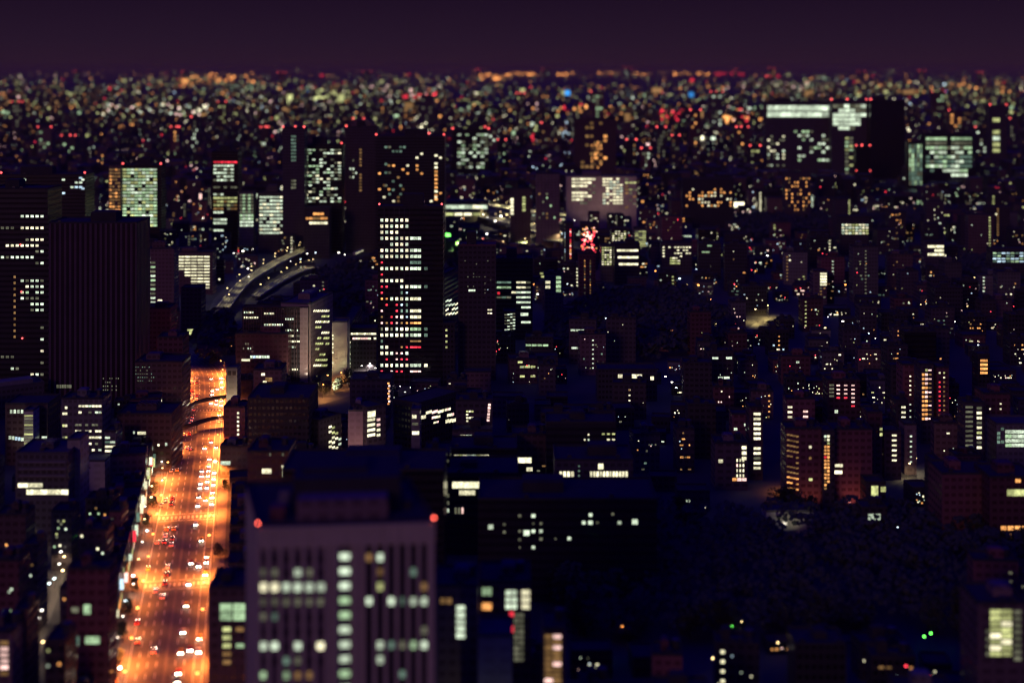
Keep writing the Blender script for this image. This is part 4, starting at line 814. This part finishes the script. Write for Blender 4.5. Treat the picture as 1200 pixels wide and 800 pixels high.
expressway([(524, 252), (556, 258), (592, 268), (628, 276), (650, 292)], 10, 12, 'far expressway sweeping down right of the centre tower', 9, 60000)
expressway([(572, 250), (600, 256), (640, 262), (680, 266)], 14, 10, 'farther expressway behind the sweeping expressway', 7, 90000)
# a lit train standing on the line
tr = thing('train', 'lit commuter train on the railway left of the centre tower', 'train', (*G(415, 300), 0))
P_ = [G(413+6*i, 301-2.6*i) for i in range(5)]; o = Vector(P_[0])
for i in range(4):
    a, b_ = Vector(P_[i]), Vector(P_[i+1]); c = (a+b_)/2-o; u = (b_-a).normalized(); L = (b_-a).length-1
    link('carriage', MB().obox(c, u, L, 2.9, 1.0, 4.2).obox(c, u, L-1, 2.4, 4.2, 4.6).mesh('carriage', ['pale']), tr)
    link('window_band', MB().obox(c, u, L-1.5, 3.1, 2.1, 3.3).mesh('window_band', ['lit_w']), tr)
    link('bogie', MB().obox(c-u*L*.3, u, 3, 2.2, .2, .99).obox(c+u*L*.3, u, 3, 2.2, .2, .99).mesh('bogie', ['steel']), tr)
m = MB(); strip(m, [G(380, 316), G(420, 300), G(470, 276)], 7, .01); struct('railway', m, 'ground')

# ------------------------------------------------------------------ added fill lights on facades, then local lamps
def flood(x, yb, dist, colr, en, lcol, label, tilt=48):  # made-up lamp on a stand, added to brighten a facade from below
    X, Y = G(x, yb); Y -= dist
    t = thing('fill_light', label, 'fill_light', (X, Y, 0)); FOOT.append((X, Y, 3, 3, 3, (1, 0)))
    link('stand', MB().cyl(0, 0, 0, .8, .12, 6).box(-.5, .5, -.06, .06, .8, .9).mesh('stand', ['steel']), t)
    link('lamp_head', MB().box(-.6, .6, -.15, .3, .95, 1.5).mesh('lamp_head', ['steel']), t)
    l = bpy.data.lights.new('lamp_light', 'SPOT'); l.energy = en; l.color = lcol; l.spot_size = math.radians(80); l.spot_blend = .8; l.shadow_soft_size = .5
    o = bpy.data.objects.new('lamp_light', l); COL.objects.link(o); o.parent = t; o.location = (0, .6, 1.4); o.rotation_euler = (math.radians(90+90-tilt), 0, 0)
for a_ in ((580, 933, 14, 'w', 4000, (.95, .9, .6), 'added fill light aimed up at the pale cream low building'), (398, 449, 30, 'w', 60000, (1, .95, .62), 'added cream fill light aimed up at the pale blank slab'), (376, 447, 30, 'w', 60000, (1, .75, .45), 'added warm fill light aimed up at the pinkish office block'), (356, 448, 26, 'w', 20000, (1, .8, .6), 'added warm fill light aimed up at the pale stone corner pier'),
           (419, 560, 22, 'w', 14000, (1, .6, .5), 'added rosy fill light aimed up at the pinkish wall building'), (271, 478, 10, 'w', 9000, (1, .75, .5), 'added warm fill light aimed up at the small cream block'), (690, 268, 60, 'w', 30000, (1, .75, .55), 'added fill light aimed up at the left part of the wide pale office'),
           (725, 268, 60, 'w', 30000, (1, .75, .55), 'added fill light aimed up at the right part of the wide pale office'), (33, 552, 9, 'w', 7000, (1, .85, .7), 'added fill light aimed up at the narrow pale stairwell block'), (926, 628, 14, 'w', 2500, (1, .9, .7), 'added fill light aimed up at the long grey low roof building'), (948, 600, 8, 'w', 2500, (1, .35, .2), 'added reddish fill light aimed up at the zigzag balcony block'), (1000, 596, 9, 'w', 2500, (1, .3, .25), 'added reddish fill light aimed up at the broad dark red block')): flood(*a_)
GL = [(529, 299, 'green', 3000000, (.22, 1, .15), 'tall green flood lamp on the sports ground right of the centre tower', 2.6), (535, 292, 'green', 250000, (.5, 1, .3), 'smaller green lamp below the tall flood lamp', 1.0),
      (336, 466, 'orange', 9000, (1, .36, .08), 'orange lamp over the small plaza in front of the office blocks', 1), (324, 470, 'orange', 9000, (1, .36, .08), 'second orange lamp at the edge of the small plaza', 1), (388, 455, 'orange', 14000, (1, .4, .1), 'orange lamp among trees under the pinkish office block', 1), (378, 466, 'orange', 14000, (1, .42, .1), 'orange lamp above the short plaza road', 1),
      (404, 452, 'orange', 9000, (1, .4, .12), 'orange lamp below the pale blank slab', 1), (430, 441, 'white', 22000, (1, .9, .75), 'white lamp in the bright plaza at the tower foot', 1), (420, 444, 'white', 16000, (1, .85, .7), 'white lamp at the left of the bright plaza', 1), (437, 446, 'white', 16000, (1, .8, .7), 'white lamp at the right of the bright plaza', 1),
      (926, 576, 'orange', 16000, (1, .3, .05), 'orange lamp at the foot of the zigzag balcony block', 1), (866, 568, 'orange', 8000, (1, .5, .2), 'orange lamp at the foot of the lit corner block', .8), (1062, 560, 'amber', 4000, (1, .8, .4), 'amber lamp in the small forecourt on the right', .9), (1072, 556, 'amber', 4500, (1, .85, .5), 'amber lamp at the far side of the right forecourt', .9),
      (888, 378, 'amber', 22000, (1, .75, .25), 'amber lamp on the curving park road', 1.2), (900, 372, 'amber', 22000, (1, .7, .2), 'second amber lamp on the curving park road', 1.2), (610, 276, 'amber', 50000, (1, .8, .45), 'amber lamp by the far rail yard', 1.3), (592, 296, 'amber', 70000, (.9, .95, .35), 'yellow green lamp lighting the rail yard', 1.4), (612, 292, 'amber', 70000, (.9, .95, .35), 'second yellow green lamp in the rail yard', 1.4),
      (1020, 452, 'orange', 9000, (1, .3, .08), 'orange lamp behind the pink dotted block', 1), (783, 404, 'orange', 20000, (1, .3, .1), 'orange lamp in the dark wood clearing', 1.2), (997, 497, 'orange', 9000, (1, .35, .08), 'orange lamp between two dark red blocks', 1), (235, 268, 'white', 60000, (1, .9, .7), 'white lamp in the lit plaza below the striped towers', 1.5)]
for x_, y_, c_, e_, lc_, lb_, s_ in GL: glow_lamp(x_, y_, c_, e_, lc_, lb_, s_)
# small street lights where the photograph shows dots of light
CN_ = {'w': ('white', 'white'), 'c': ('cool', 'bluish'), 'a': ('amber', 'yellow'), 'g': ('green', 'greenish')}
LR = [ (560, 420, 700, 460, 6, 'wwc', 'in the dark quarter behind the white strip building'), (680, 380, 800, 410, 9, 'cwo', 'under the trees of the dark wood'), (820, 320, 1000, 400, 22, 'wcoa', 'in the low streets right of the wood'),
      (1000, 300, 1200, 420, 22, 'wcoa', 'in the dark streets at the right'), (700, 290, 960, 350, 20, 'woac', 'in the streets beyond the wood'), (540, 255, 680, 300, 24, 'waow', 'around the far rail yard'), (340, 300, 440, 320, 9, 'wcw', 'along the railway left of the centre tower'),
      (20, 600, 140, 690, 10, 'wcag', 'among the low houses left of the avenue'), (600, 330, 700, 375, 9, 'woc', 'among the small blocks right of the striped office'), (780, 450, 900, 500, 9, 'wcw', 'between the white strip building and balcony column'), (880, 600, 1190, 640, 6, 'woc', 'along the far edge of the park'),
      (700, 745, 1190, 800, 13, 'oawg', 'along the near edge of the park'), (1040, 500, 1160, 560, 6, 'wcw', 'between the apartment blocks on the right'), (262, 300, 300, 340, 8, 'wwa', 'beside the curving expressway'), (455, 455, 620, 480, 9, 'wor', 'below the centre tower'), (900, 400, 1060, 450, 14, 'wcoa', 'in front of the pink dotted block')]
CN = {'w': ('white', 'white'), 'c': ('cool', 'bluish'), 'o': ('orange', 'orange'), 'a': ('amber', 'yellow'), 'g': ('green', 'greenish'), 'r': ('red', 'red')}
for x_, y_, k in ((88, 640, 'g'), (84, 648, 'a'), (66, 661, 'w'), (70, 667, 'a'), (64, 676, 'w'), (68, 684, 'a'), (58, 694, 'c'), (52, 700, 'c'), (46, 716, 'c'), (43, 733, 'w'), (39, 743, 'w'), (44, 772, 'a'), (12, 676, 'c'), (124, 616, 'w'), (30, 630, 'c'), (18, 634, 'w')):
    X, Y = G(x_, y_+12); lamp(X, Y, 1, CN_[k][0], '%s lamp in the row down the narrow lower left street' % CN_[k][1], 'lamps down the narrow lower left street', s=1.0, energy=2500, lcol=(1, .7, .4))
for x0, y0, x1, y1, c, ks, where in LR:
    for i in range(max(3, int(c*(.72 if y0 < 700 else 1.2)))):
        k = R.choice(ks); X, Y = G(R.uniform(x0, x1), R.uniform(y0, y1))
        lamp(X, Y, R.uniform(0, 6.28), CN[k][0], 'small %s street light %s' % (CN[k][1], where), 'small lights '+where, s=(R.choice((.9, 1.3)) if y0 > 580 else R.choice((.7, 1.0, 1.4))), sc=max(.7, Y/1100))

def in_poly(p, poly):
    x, y = p; c = False; j = len(poly)-1
    for i in range(len(poly)):
        if (poly[i][1] > y) != (poly[j][1] > y) and x < (poly[j][0]-poly[i][0])*(y-poly[i][1])/(poly[j][1]-poly[i][1])+poly[i][0]: c = not c
        j = i
    return c
WOODS = [[(650, 655), (770, 622), (1000, 612), (1150, 640), (1215, 665), (1215, 700), (1130, 745), (900, 752), (690, 752), (655, 700)], [(640, 392), (700, 352), (800, 350), (860, 385), (850, 405), (760, 425), (660, 420)],
         [(362, 330), (440, 318), (441, 400), (415, 380), (365, 352)], [(228, 392), (262, 372), (276, 400), (262, 432), (236, 430)], [(1000, 262), (1110, 250), (1130, 268), (1040, 276)], [(860, 262), (960, 255), (990, 275), (880, 285)], [(1130, 308), (1210, 312), (1215, 335), (1110, 330)]]

# ------------------------------------------------------------------ trees
def crown_mesh(name, r, h, nl, leaf, seed):
    q = random.Random(seed); m = MB(); cl = [(q.uniform(-.55, .55)*r, q.uniform(-.55, .55)*r, h*(.55+q.uniform(-.25, .35)), q.uniform(.35, .6)*r) for _ in range(9)]
    for i in range(nl):
        cx, cy_, cz, cr = q.choice(cl); v = Vector((q.gauss(0, 1), q.gauss(0, 1), q.gauss(0, 1))).normalized()*cr*q.uniform(.6, 1.05)
        c = Vector((cx, cy_, cz))+v; a = Vector((q.gauss(0, 1), q.gauss(0, 1), q.gauss(0, 1))).normalized(); b = a.orthogonal().normalized()*leaf*q.uniform(.6, 1.3); a = a*leaf*q.uniform(.6, 1.3)
        m.face([c-a, c-b*.7, c+a, c+b*.7])
    return m.mesh(name, ['foliage'])
TREES = []
for i in range(3):
    r = 4.2+i*.6; h = 9+i
    tm = MB().tube((0, 0, 0), (.1, 0, h*.45), .32, .2, 8).tube((.1, 0, h*.45), (1.5, .6, h*.75), .18, .07, 6).tube((.1, 0, h*.45), (-1.2, .8, h*.8), .17, .06, 6).tube((.1, 0, h*.4), (.2, -1.6, h*.7), .15, .06, 6)
    TREES.append((tm.mesh('trunk', ['bark']), crown_mesh('crown', r, h, 700, .55, 50+i)))
def tree(x, y, label, group, sc=1.0):
    t = thing('tree', label, 'tree', (x, y, 0), R.uniform(0, 6.28), group); t.scale = (sc,)*3; a, b = R.choice(TREES); link('trunk', a, t); link('crown', b, t)
for j in range(22):
    for sg in (-1, 1):
        if R.random() < .3: continue
        q = at_ave(445+j*26+R.uniform(-5, 5), sg*17.6)
        if q: tree(q[0].x, q[0].y, 'small street tree on the %s pavement of the avenue' % ('left' if sg > 0 else 'right'), 'street trees along the avenue', R.uniform(.45, .65))
for x_, y_ in ((352, 462), (372, 458), (380, 462), (395, 458), (408, 452), (415, 458), (362, 470), (346, 474), (425, 452)): tree(*G(x_+R.uniform(-2, 2), y_), 'dark leafy tree beside the orange lit plaza road', 'trees at the plaza road', R.uniform(.8, 1.2))
for x_, y_ in ((523, 286), (527, 289), (532, 288), (537, 290), (524, 296), (528, 304), (533, 302), (541, 296), (522, 308), (529, 313), (535, 310), (524, 290), (527, 294), (533, 296), (538, 292), (541, 300), (525, 302), (529, 308), (536, 306), (530, 316), (526, 312), (537, 314)): tree(*G(x_, y_), 'leafy tree lit green by the tall flood lamp', 'trees around the green flood lamp', R.uniform(.7, 1.1))
for j in range(70):
    e = WOODS[0]; i = R.randrange(len(e)); a, b_ = Vector(e[i]), Vector(e[(i+1) % len(e)]); p = a.lerp(b_, R.random())
    if p.y < 760: tree(*G(p.x+R.uniform(-4, 4), p.y-R.uniform(0, 6)), 'tall dark tree on the rim of the big park wood', 'trees rimming the big park wood', R.uniform(1.1, 1.7))
for wi, poly in enumerate(WOODS):
    w = [G(*p) for p in poly]; m = MB(); xs = [p[0] for p in w]; ysr = [p[1] for p in w]; q = random.Random(wi)
    area = (max(xs)-min(xs))*(max(ysr)-min(ysr)); ncl = int(min(1500, area/45)); leaf = .9 if wi == 0 else 1.6
    for c in range(ncl):
        p = (q.uniform(min(xs), max(xs)), q.uniform(min(ysr), max(ysr)))
        if not in_poly(p, w): continue
        rr = q.uniform(3, 6); hh = q.uniform(6, 14)
        for _ in range(26 if wi == 0 else 14):
            v = Vector((q.gauss(0, 1), q.gauss(0, 1), abs(q.gauss(0, 1)))).normalized(); cpt = Vector((p[0], p[1], hh-rr*.6))+v*rr
            a = Vector((q.gauss(0, 1), q.gauss(0, 1), q.gauss(0, .5))).normalized(); b = a.orthogonal().normalized()*leaf*1.3; a = a*leaf*1.5
            m.face([cpt-a, cpt-b, cpt+a, cpt+b])
    struct('wood', m, 'foliage', 'stuff')

# ------------------------------------------------------------------ filler city blocks, each an object of its own
AVE_PX = []
for i in range(0, 71):
    d = 400+i*9; q = at_ave(d)
    if q: p = q[0]; yy = 80+F*H/d; AVE_PX.append((600+(p.x-21)/d*F, 600+(p.x+19)/d*F, yy, d))
for nm, (pt, hw) in STREETS.items():
    for a, b_ in zip(pt, pt[1:]):
        for k in range(8):
            p = Vector(a).lerp(Vector(b_), k/8); AVE_PX.append((600+(p.x-hw)/p.y*F, 600+(p.x+hw)/p.y*F, (80+F*H/p.y) if nm != 'left_street' else -99, p.y))
for PP in ([(262, 372), (285, 343), (310, 326), (335, 312), (362, 300), (392, 292)], [(524, 252), (556, 258), (592, 268), (628, 276), (650, 292)], [(300, 352), (330, 333), (352, 322), (370, 318)], [(572, 250), (600, 256), (640, 262), (680, 266)], [(405, 304), (445, 286)]):
    for (xa, ya), (xb, yb_) in zip(PP, PP[1:]):
        for k in range(10):
            x, y = xa+(xb-xa)*k/10, ya+(yb_-ya)*k/10; AVE_PX.append((x-6, x+6, y, D_of(y)))
WW = [[G(*p) for p in w] for w in WOODS]
LAMPPX = [(x_, y_) for x_, y_, *_ in GL]
def fits(X, d, wid, dep, hgt):
    if any((X-f[0])**2+(d+dep/2-f[1])**2 < (f[2]+math.hypot(wid, dep)/2+1)**2 for f in FOOT): return 0
    for w in WW:
        if in_poly((X, d), w) or in_poly((X, d+dep), w): return 0
    x0 = 600+(X-wid/2)/d*F; x1 = 600+(X+wid/2)/d*F; yb = 80+F*H/d; xa = min(x0, 600+(X-wid/2)/(d+dep)*F); xb = max(x1, 600+(X+wid/2)/(d+dep)*F)
    if xb < -30 or xa > 1230: return 0
    yt = 80+(H-hgt)*F/(d+dep*.5)
    for a, b_, y, dd in AVE_PX:
        if b_ < xa or a > xb: continue
        if d-3 < dd < d+dep+3: return 0
        if dd > d and yt < y+1.5: 
            need = H-(y+1.5-80)/F*(d+dep); hgt = min(hgt, need)
            if hgt < 4: return 0
            yt = 80+(H-hgt)*F/(d+dep*.5)
    for x, y in LAMPPX:
        if xa-3 < x < xb+3 and D_of(y) > d and yt < y-8: hgt = min(hgt, H-(y-6-80)/F*d); yt = 80+(H-hgt)*F/d
    for a, y0, b_, y1, dd in PROT:
        if b_ < xa or a > xb or dd < d: continue
        if yt < y1: hgt = min(hgt, H-(y1-80)/F*(d+dep*.2)); yt = y1
    return hgt if hgt > 3.2 else 0
def zone(x, y):
    if x < 250 and y > 560: return 'left of the near avenue'
    if x < 250 and y > 440: return 'left of the far avenue'
    if x < 440 and y > 440: return 'between the avenue and the near tower'
    if x < 440: return 'beyond the avenue bend on the left'
    if x < 700 and y > 440: return 'right of the near tower'
    if x < 700: return 'right of the centre tower'
    if y > 700: return 'along the near edge of the big park'
    if y > 440: return 'in the apartment quarter'
    if y > 330: return 'in the dark quarter right of the wood'
    return 'in the blurred quarter beyond the wood'
TN = {'w_dark': 'black', 'w_darker': 'black', 'w_brown': 'brown', 'w_rose': 'rose grey', 'w_conc': 'grey', 'w_red': 'dark red', 'w_glass': 'dark glass'}
made = {'apartment_block': 88, 'office_building': 80, 'low_rise_building': 0, 'house': 0, 'corner_block': 0}; cand = []
d = 400.0
while d < 2300:
    cell = 17+d*.0092; x = -d*.39-20
    while x < d*.39+20:
        cand.append((x+R.uniform(-.2, .2)*cell, d+R.uniform(-.2, .2)*cell, cell)); x += cell*R.uniform(1.0, 1.3)
    d += cell*1.25
REST = []
for X, d, cell in cand:
    if R.random() < .12: continue
    r_ = R.random(); py = 80+F*H/d; pxx = 600+X/d*F
    if r_ < .26: kd = 'house'; wid, dep, hg = cell*R.uniform(.4, .6), cell*R.uniform(.4, .6), R.choice((6, 6.5, 7, 9))
    elif r_ < .5: kd = 'low_rise_building'; wid, dep, hg = cell*R.uniform(.5, .8), cell*R.uniform(.4, .65), R.choice((6.5, 9.5, 9.5, 12.5, 15))
    elif r_ < .68: kd = 'corner_block'; wid, dep, hg = cell*R.uniform(.4, .6), cell*R.uniform(.4, .6), R.uniform(12, 26)
    elif r_ < .9: kd = 'apartment_block'; wid, dep, hg = cell*R.uniform(.55, .9), cell*R.uniform(.4, .5), R.uniform(15, 38)
    else: kd = 'office_building'; wid, dep, hg = cell*R.uniform(.6, .85), cell*R.uniform(.5, .7), R.uniform(14, 34)
    if d > 1300 and kd != 'low_rise_building' and R.random() < .25: hg *= 1.5
    hg = fits(X, d, wid, dep, hg)
    if not hg: continue
    if made[kd] >= 298:
        alt = [k for k in ('corner_block', 'low_rise_building', 'office_building', 'apartment_block') if made[k] < 298 and k != 'house' and (k != 'apartment_block' or hg > 14)]
        if not alt: REST.append((X, d, wid, dep, hg)); FOOT.append((X, d+dep/2, math.hypot(wid, dep)/2)); continue
        kd = alt[0]
    made[kd] += 1
    tone = R.choice(['w_dark', 'w_darker', 'w_dark', 'w_brown', 'w_darker', 'w_glass', 'w_darker', 'w_conc', 'w_dark', 'w_red', 'w_brown'])
    rot = R.uniform(-.12, .12)+(.18 if pxx < 300 else 0)
    lit = R.random(); col_, desc = [], 'unlit'
    A = (X-wid/2, d); nf = int(hg/3.3)
    b = Bld(kd, '', {'low_rise_building': 'low building', 'apartment_block': 'apartment block', 'office_building': 'building', 'house': 'house', 'corner_block': 'building'}[kd], A=A, rot=rot, W_=wid, D=dep, Hh=hg, mat=tone)
    pal = R.choice(['wc', 'wwy', 'cd', 'ow', 'om', 'dm', 'wb', 'dt', 'wp']); ws_ = max(1.2, d/1100*1.35); hs_ = max(1.1, d/1100*1.1); farb = d > 1250
    if kd == 'apartment_block' and lit < (.5 if not farb else .6):      # lit stair or gallery column
        cxu = R.choice((wid*.1+1, wid*.5, wid*.88-1)); mk = R.choice('wcodmyd'); desc = 'with stair lights'
        for f in range(1, nf): b.lw('F', cxu, 1.9+3.3*f, ws_, hs_*.8, mk)
        for _ in range(R.randint(0, 5)): b.lw('F', R.uniform(2, wid-2), 1.9+3.3*R.randint(0, max(0, nf-1)), ws_, hs_, R.choice(pal))
    elif kd == 'office_building' and lit < .45:
        mk = R.choice('wccydg'); desc = 'with lit floors'
        for f in R.sample(range(nf), min(nf, R.randint(1, 3))):
            u0 = R.uniform(0, .4)*wid; u1 = R.uniform(.6, 1)*wid; nn = max(2, int((u1-u0)/3.5))
            for i in range(nn):
                if R.random() < .8: b.lw('F', u0+(i+.5)*(u1-u0)/nn, 2+3.3*f, (u1-u0)/nn*.88, max(1.5, hs_), mk)
    elif lit < (.9 if farb else .72 if d > 620 else .85):
        desc = 'with scattered lit windows'
        for _ in range(R.randint(1, 7 if kd in ('low_rise_building', 'house') else 13)): b.lw('F', R.uniform(1.5, wid-1.5), 1.9+3.3*R.randint(0, max(0, nf-1)), ws_*R.choice((.5, .65, .8, 1.4)), hs_*R.choice((.6, .75, .9)), R.choice(pal))
    if desc != 'unlit' or d > 1000:
        if desc == 'unlit': desc = 'with tiny lights'
        for _ in range(R.choice((1, 2, 3, 4, 6, 9))): b.lw('F', R.uniform(1, wid-1), R.uniform(1.2, max(1.4, hg-1.5)), ws_*R.uniform(.35, .6), hs_*R.uniform(.4, .6), R.choice('wwcopyR' if R.random() < .5 else 'wcbd'))
    zn = zone(pxx, py); kn = {'low_rise_building': 'low building', 'apartment_block': 'apartment block', 'office_building': 'office block', 'house': 'small house', 'corner_block': 'narrow block'}[kd]
    b.root['label'] = ('%s %s %s %s' % (TN[tone], kn, desc, zn)); b.root['group'] = kn+'s '+zn
    if d < 1600: b.roof('tank' if kd in ('apartment_block', 'corner_block') else ('plant' if kd == 'office_building' else 'flat'))
    else: b.roof('flat')
    b.done()
for o in COL.objects:
    if o.parent is None and 'label' in o and not 4 <= len(o['label'].split()) <= 16: print('LONG', len(o['label'].split()), o['label'])
print('FILL', made, 'lamps', LAMPN[0])

# ------------------------------------------------------------------ the endless far city: one mass of buildings nobody could count
q = random.Random(99); m = MB()
mats = ['w_darker', 'w_brown']+['isl_'+k for k in 'ymodcwgtrpbBO']; mi = {k: i+2 for i, k in enumerate('ymodcwgtrpbBO')}
def facade(X, Y, z, w, h, k): m.face([(X-w/2, Y, z-h/2), (X+w/2, Y, z-h/2), (X+w/2, Y, z+h/2), (X-w/2, Y, z+h/2)], mi[k])
for X, d, wid, dep, hg in REST:
    m.box(X-wid/2, X+wid/2, d, d+dep, 0, hg, q.choice((0, 0, 1)))
    for _ in range(q.choice((0, 1, 2, 3, 5))):
        w_ = d/F*q.uniform(.6, 1.4); facade(X+q.uniform(-.4, .4)*wid, d-.3, max(1.5, hg*q.uniform(.2, .9)), w_*1.2, w_, q.choice('wcodmwyb'))
def clear(x, y, d):
    for a, y0, b_, y1, dd in PROT:
        if dd > 1300 and a-1 < x < b_+1 and y0 < y < y1 and dd > d: return False
    return True
CL = [(q.uniform(-20, 1220), 90+q.random()**1.2*140, q.uniform(8, 60), q.uniform(1.5, 7), q.choice(('ym', 'wdp', 'om', 'cdg', 'yd', 'dmo', 'wcb', 'md'))) for _ in range(85)]
GAP = [(q.uniform(0, 1200), 95+q.random()*130, q.uniform(20, 90), q.uniform(2.5, 8)) for _ in range(34)]
for i in range(19000):
    y = 82.6 + q.random()*157; x = q.uniform(-40, 1240); ck = None
    if q.random() < .34:
        c_ = q.choice(CL); x = q.gauss(c_[0], c_[2]); y = q.gauss(c_[1], c_[3]); ck = c_[4]
        if not 83 < y < 240: continue
    elif any(((x-g_[0])/g_[2])**2+((y-g_[1])/g_[3])**2 < 1 for g_ in GAP) and q.random() < .85: continue
    d = D_of(y)
    if y < 96 and q.random() < .4: continue
    if y < 88.5 and q.random() < .45+.4*math.sin(x*.021+1)+.2*math.sin(x*.083): continue
    w = min(q.uniform(9, 24)+d*.0008, 90); h = q.choice((8, 8, 10, 12, 16, 24, 36))*(1+d/25000)
    X = (x-600)/F*d; yt = y-h*F/d
    if not clear(x, yt, d): h = 8
    px = d/F; s = q.uniform(.75, 1.6) if y < 150 else q.uniform(.6, 1.35)
    m.box(X-w/2, X+w/2, d, d+25, 0, h, q.choice((0, 0, 1)))
    if y < 93: k = q.choices('modry', (34, 30, 24, 3, 12))[0]; n_ = 1
    elif y < 150: k = q.choices('ymodcwgtrpbB', (24, 28, 12, 28, 3, 4, 3, 1, 1.2, 1.5, .5, .2))[0]; n_ = q.choice((1, 1, 1, 2, 2, 3))
    else: k = q.choices('ymodcwgtrpbB', (10, 14, 13, 22, 7, 12, 3, 1, 1, 5, 1, .1))[0]; n_ = q.choice((1, 1, 1, 2, 2, 3, 4))
    if ck and q.random() < .75: k = q.choice(ck)
    if q.random() < .05: s *= 2.2
    elif q.random() < .45: s *= .6
    for j in range(n_):
        zz = h*q.uniform(.55, 1)-px*s*.5
        facade(X+q.uniform(-.35, .35)*w, d-.4, max(zz, px*s/2), px*s*q.uniform(.9, 1.5), px*s, k)
    if q.random() < .012: m.blob((X, d, h+px*1.2), px*.9, mi['r'])
# streets full of bright light in the distance
for x0, y0, x1, y1, c, ks in ((120, 128, 245, 142, 90, 'pwcm'), (30, 128, 60, 150, 20, 'my'), (598, 86.5, 680, 89, 44, 'Om'), (700, 86, 760, 88.5, 34, 'Om'), (788, 86.5, 832, 89, 24, 'Om'), (838, 86.5, 872, 89, 14, 'r'), (555, 87, 600, 96, 40, 'Om'), (225, 86.5, 300, 99, 46, 'Om'), (370, 108, 410, 125, 30, 'y'),
                           (800, 150, 840, 166, 22, 'cgw'), (1020, 98, 1200, 112, 40, 'om'), (900, 82, 925, 92, 10, 'ry'), (650, 128, 720, 140, 20, 'ra'), (760, 135, 800, 150, 22, 'r'), (840, 135, 880, 150, 22, 'rop'), (490, 148, 510, 165, 6, 'w'), (600, 150, 680, 170, 26, 'bcd'), (470, 115, 520, 120, 12, 'r')):
    for _ in range(c):
        y = q.uniform(y0, y1); x = q.uniform(x0, x1); d = D_of(y); px = d/F; k = q.choice(ks.replace('a', 'o')); s = q.uniform(1.2, 2.4)
        m.box((x-600)/F*d-12, (x-600)/F*d+12, d, d+20, 0, 20+s*px, 0); facade((x-600)/F*d, d-12, 26, px*s*1.3, px*s*1.2, k)
for x, y, w_, h_, k in ((820, 163, 14, 7, 'w'), (833, 163, 10, 5, 'c'), (606, 158, 12, 9, 'g'), (608, 153, 7, 6, 'w'), (655, 160, 9, 9, 'b'), (669, 160, 8, 9, 'd'), (466, 139, 8, 9, 'g'), (437, 152, 6, 9, 'c'), (340, 118, 6, 14, 'y'), (376, 118, 16, 9, 'y'), (400, 116, 8, 10, 'y'), (850, 140, 9, 9, 'o'), (770, 106, 12, 6, 'm'),
                        (1065, 108, 14, 5, 'm'), (948, 110, 10, 7, 'm'), (665, 109, 6, 6, 'B'), (810, 111, 6, 6, 'B'), (479, 128, 10, 16, 'm'), (30, 152, 12, 10, 'm'), (820, 135, 8, 10, 'm'), (735, 140, 9, 14, 'm'), (217, 95, 8, 5, 'o'), (1010, 128, 10, 5, 'd'), (865, 240, 14, 6, 'w'), (249, 165, 8, 8, 'm'), (235, 238, 3, 22, 'p'), (229, 246, 3, 12, 'y'), (240, 250, 4, 8, 'w'), (772, 183, 3, 22, 'm')):
    d = D_of(y+6); px = d/F; X = (x-600)*px; z_ = H-(y-80)*px
    m.box(X-w_*.6*px, X+w_*.6*px, d, d+25, 0, z_+h_*.6*px, 0); facade(X, d-.8, z_, w_*px, h_*px, k)
struct('distant_city', m, mats, 'stuff')
# slim dark towers standing in the far city
TW = [(905, 80, 95), (217, 84, 100), (640, 81, 92), (735, 79.5, 93), (90, 84, 98), (430, 84, 97), (1080, 83, 98), (560, 82, 95), (1148, 85, 100), (330, 85, 99), (862, 82, 92), (1010, 84, 96), (52, 150, 190), (80, 160, 190), (205, 150, 200), (228, 138, 190), (420, 140, 190), (575, 150, 196), (588, 165, 204), (640, 145, 190), (740, 165, 214), (757, 175, 216), (775, 150, 200), (792, 160, 215), (815, 130, 190), (870, 150, 200), (885, 172, 214), (1045, 170, 200), (1150, 150, 196), (1188, 140, 190), (1120, 130, 165), (310, 150, 190), (610, 110, 160), (700, 108, 150), (900, 90, 120), (20, 120, 160), (260, 120, 160), (500, 112, 150), (840, 108, 150), (1100, 108, 140)]
for i, (x, yt, yb) in enumerate(TW):
    wpx = R.uniform(9, 17) if yt > 100 else R.uniform(3, 9); tone = R.choice(['w_red', 'w_darker', 'w_brown', 'w_dark']); mk = R.choice(['c', 'y', 'm', 'o', 'd', 'g'])
    side = 'left' if x < 400 else 'middle' if x < 800 else 'right'
    b = Bld('office_tower', '%s far tower with red beacons and %s window columns, %s skyline' % (TN[tone], {'c': 'pale', 'y': 'yellow', 'm': 'amber', 'o': 'orange', 'd': 'dim', 'g': 'greenish'}[mk], side), 'tower', x-wpx/2, x+wpx/2, yt, yb, 30, tone, group='far towers in the %s of the skyline' % side)
    n_ = max(3, int((yb-yt)/5)); b.g('F', x-wpx*.4, x+wpx*.4, 3, yt+3, yb-2, n_, .7, .55, mk+'d', .35); b.beacons(R.randint(1, 3)).roof().done()
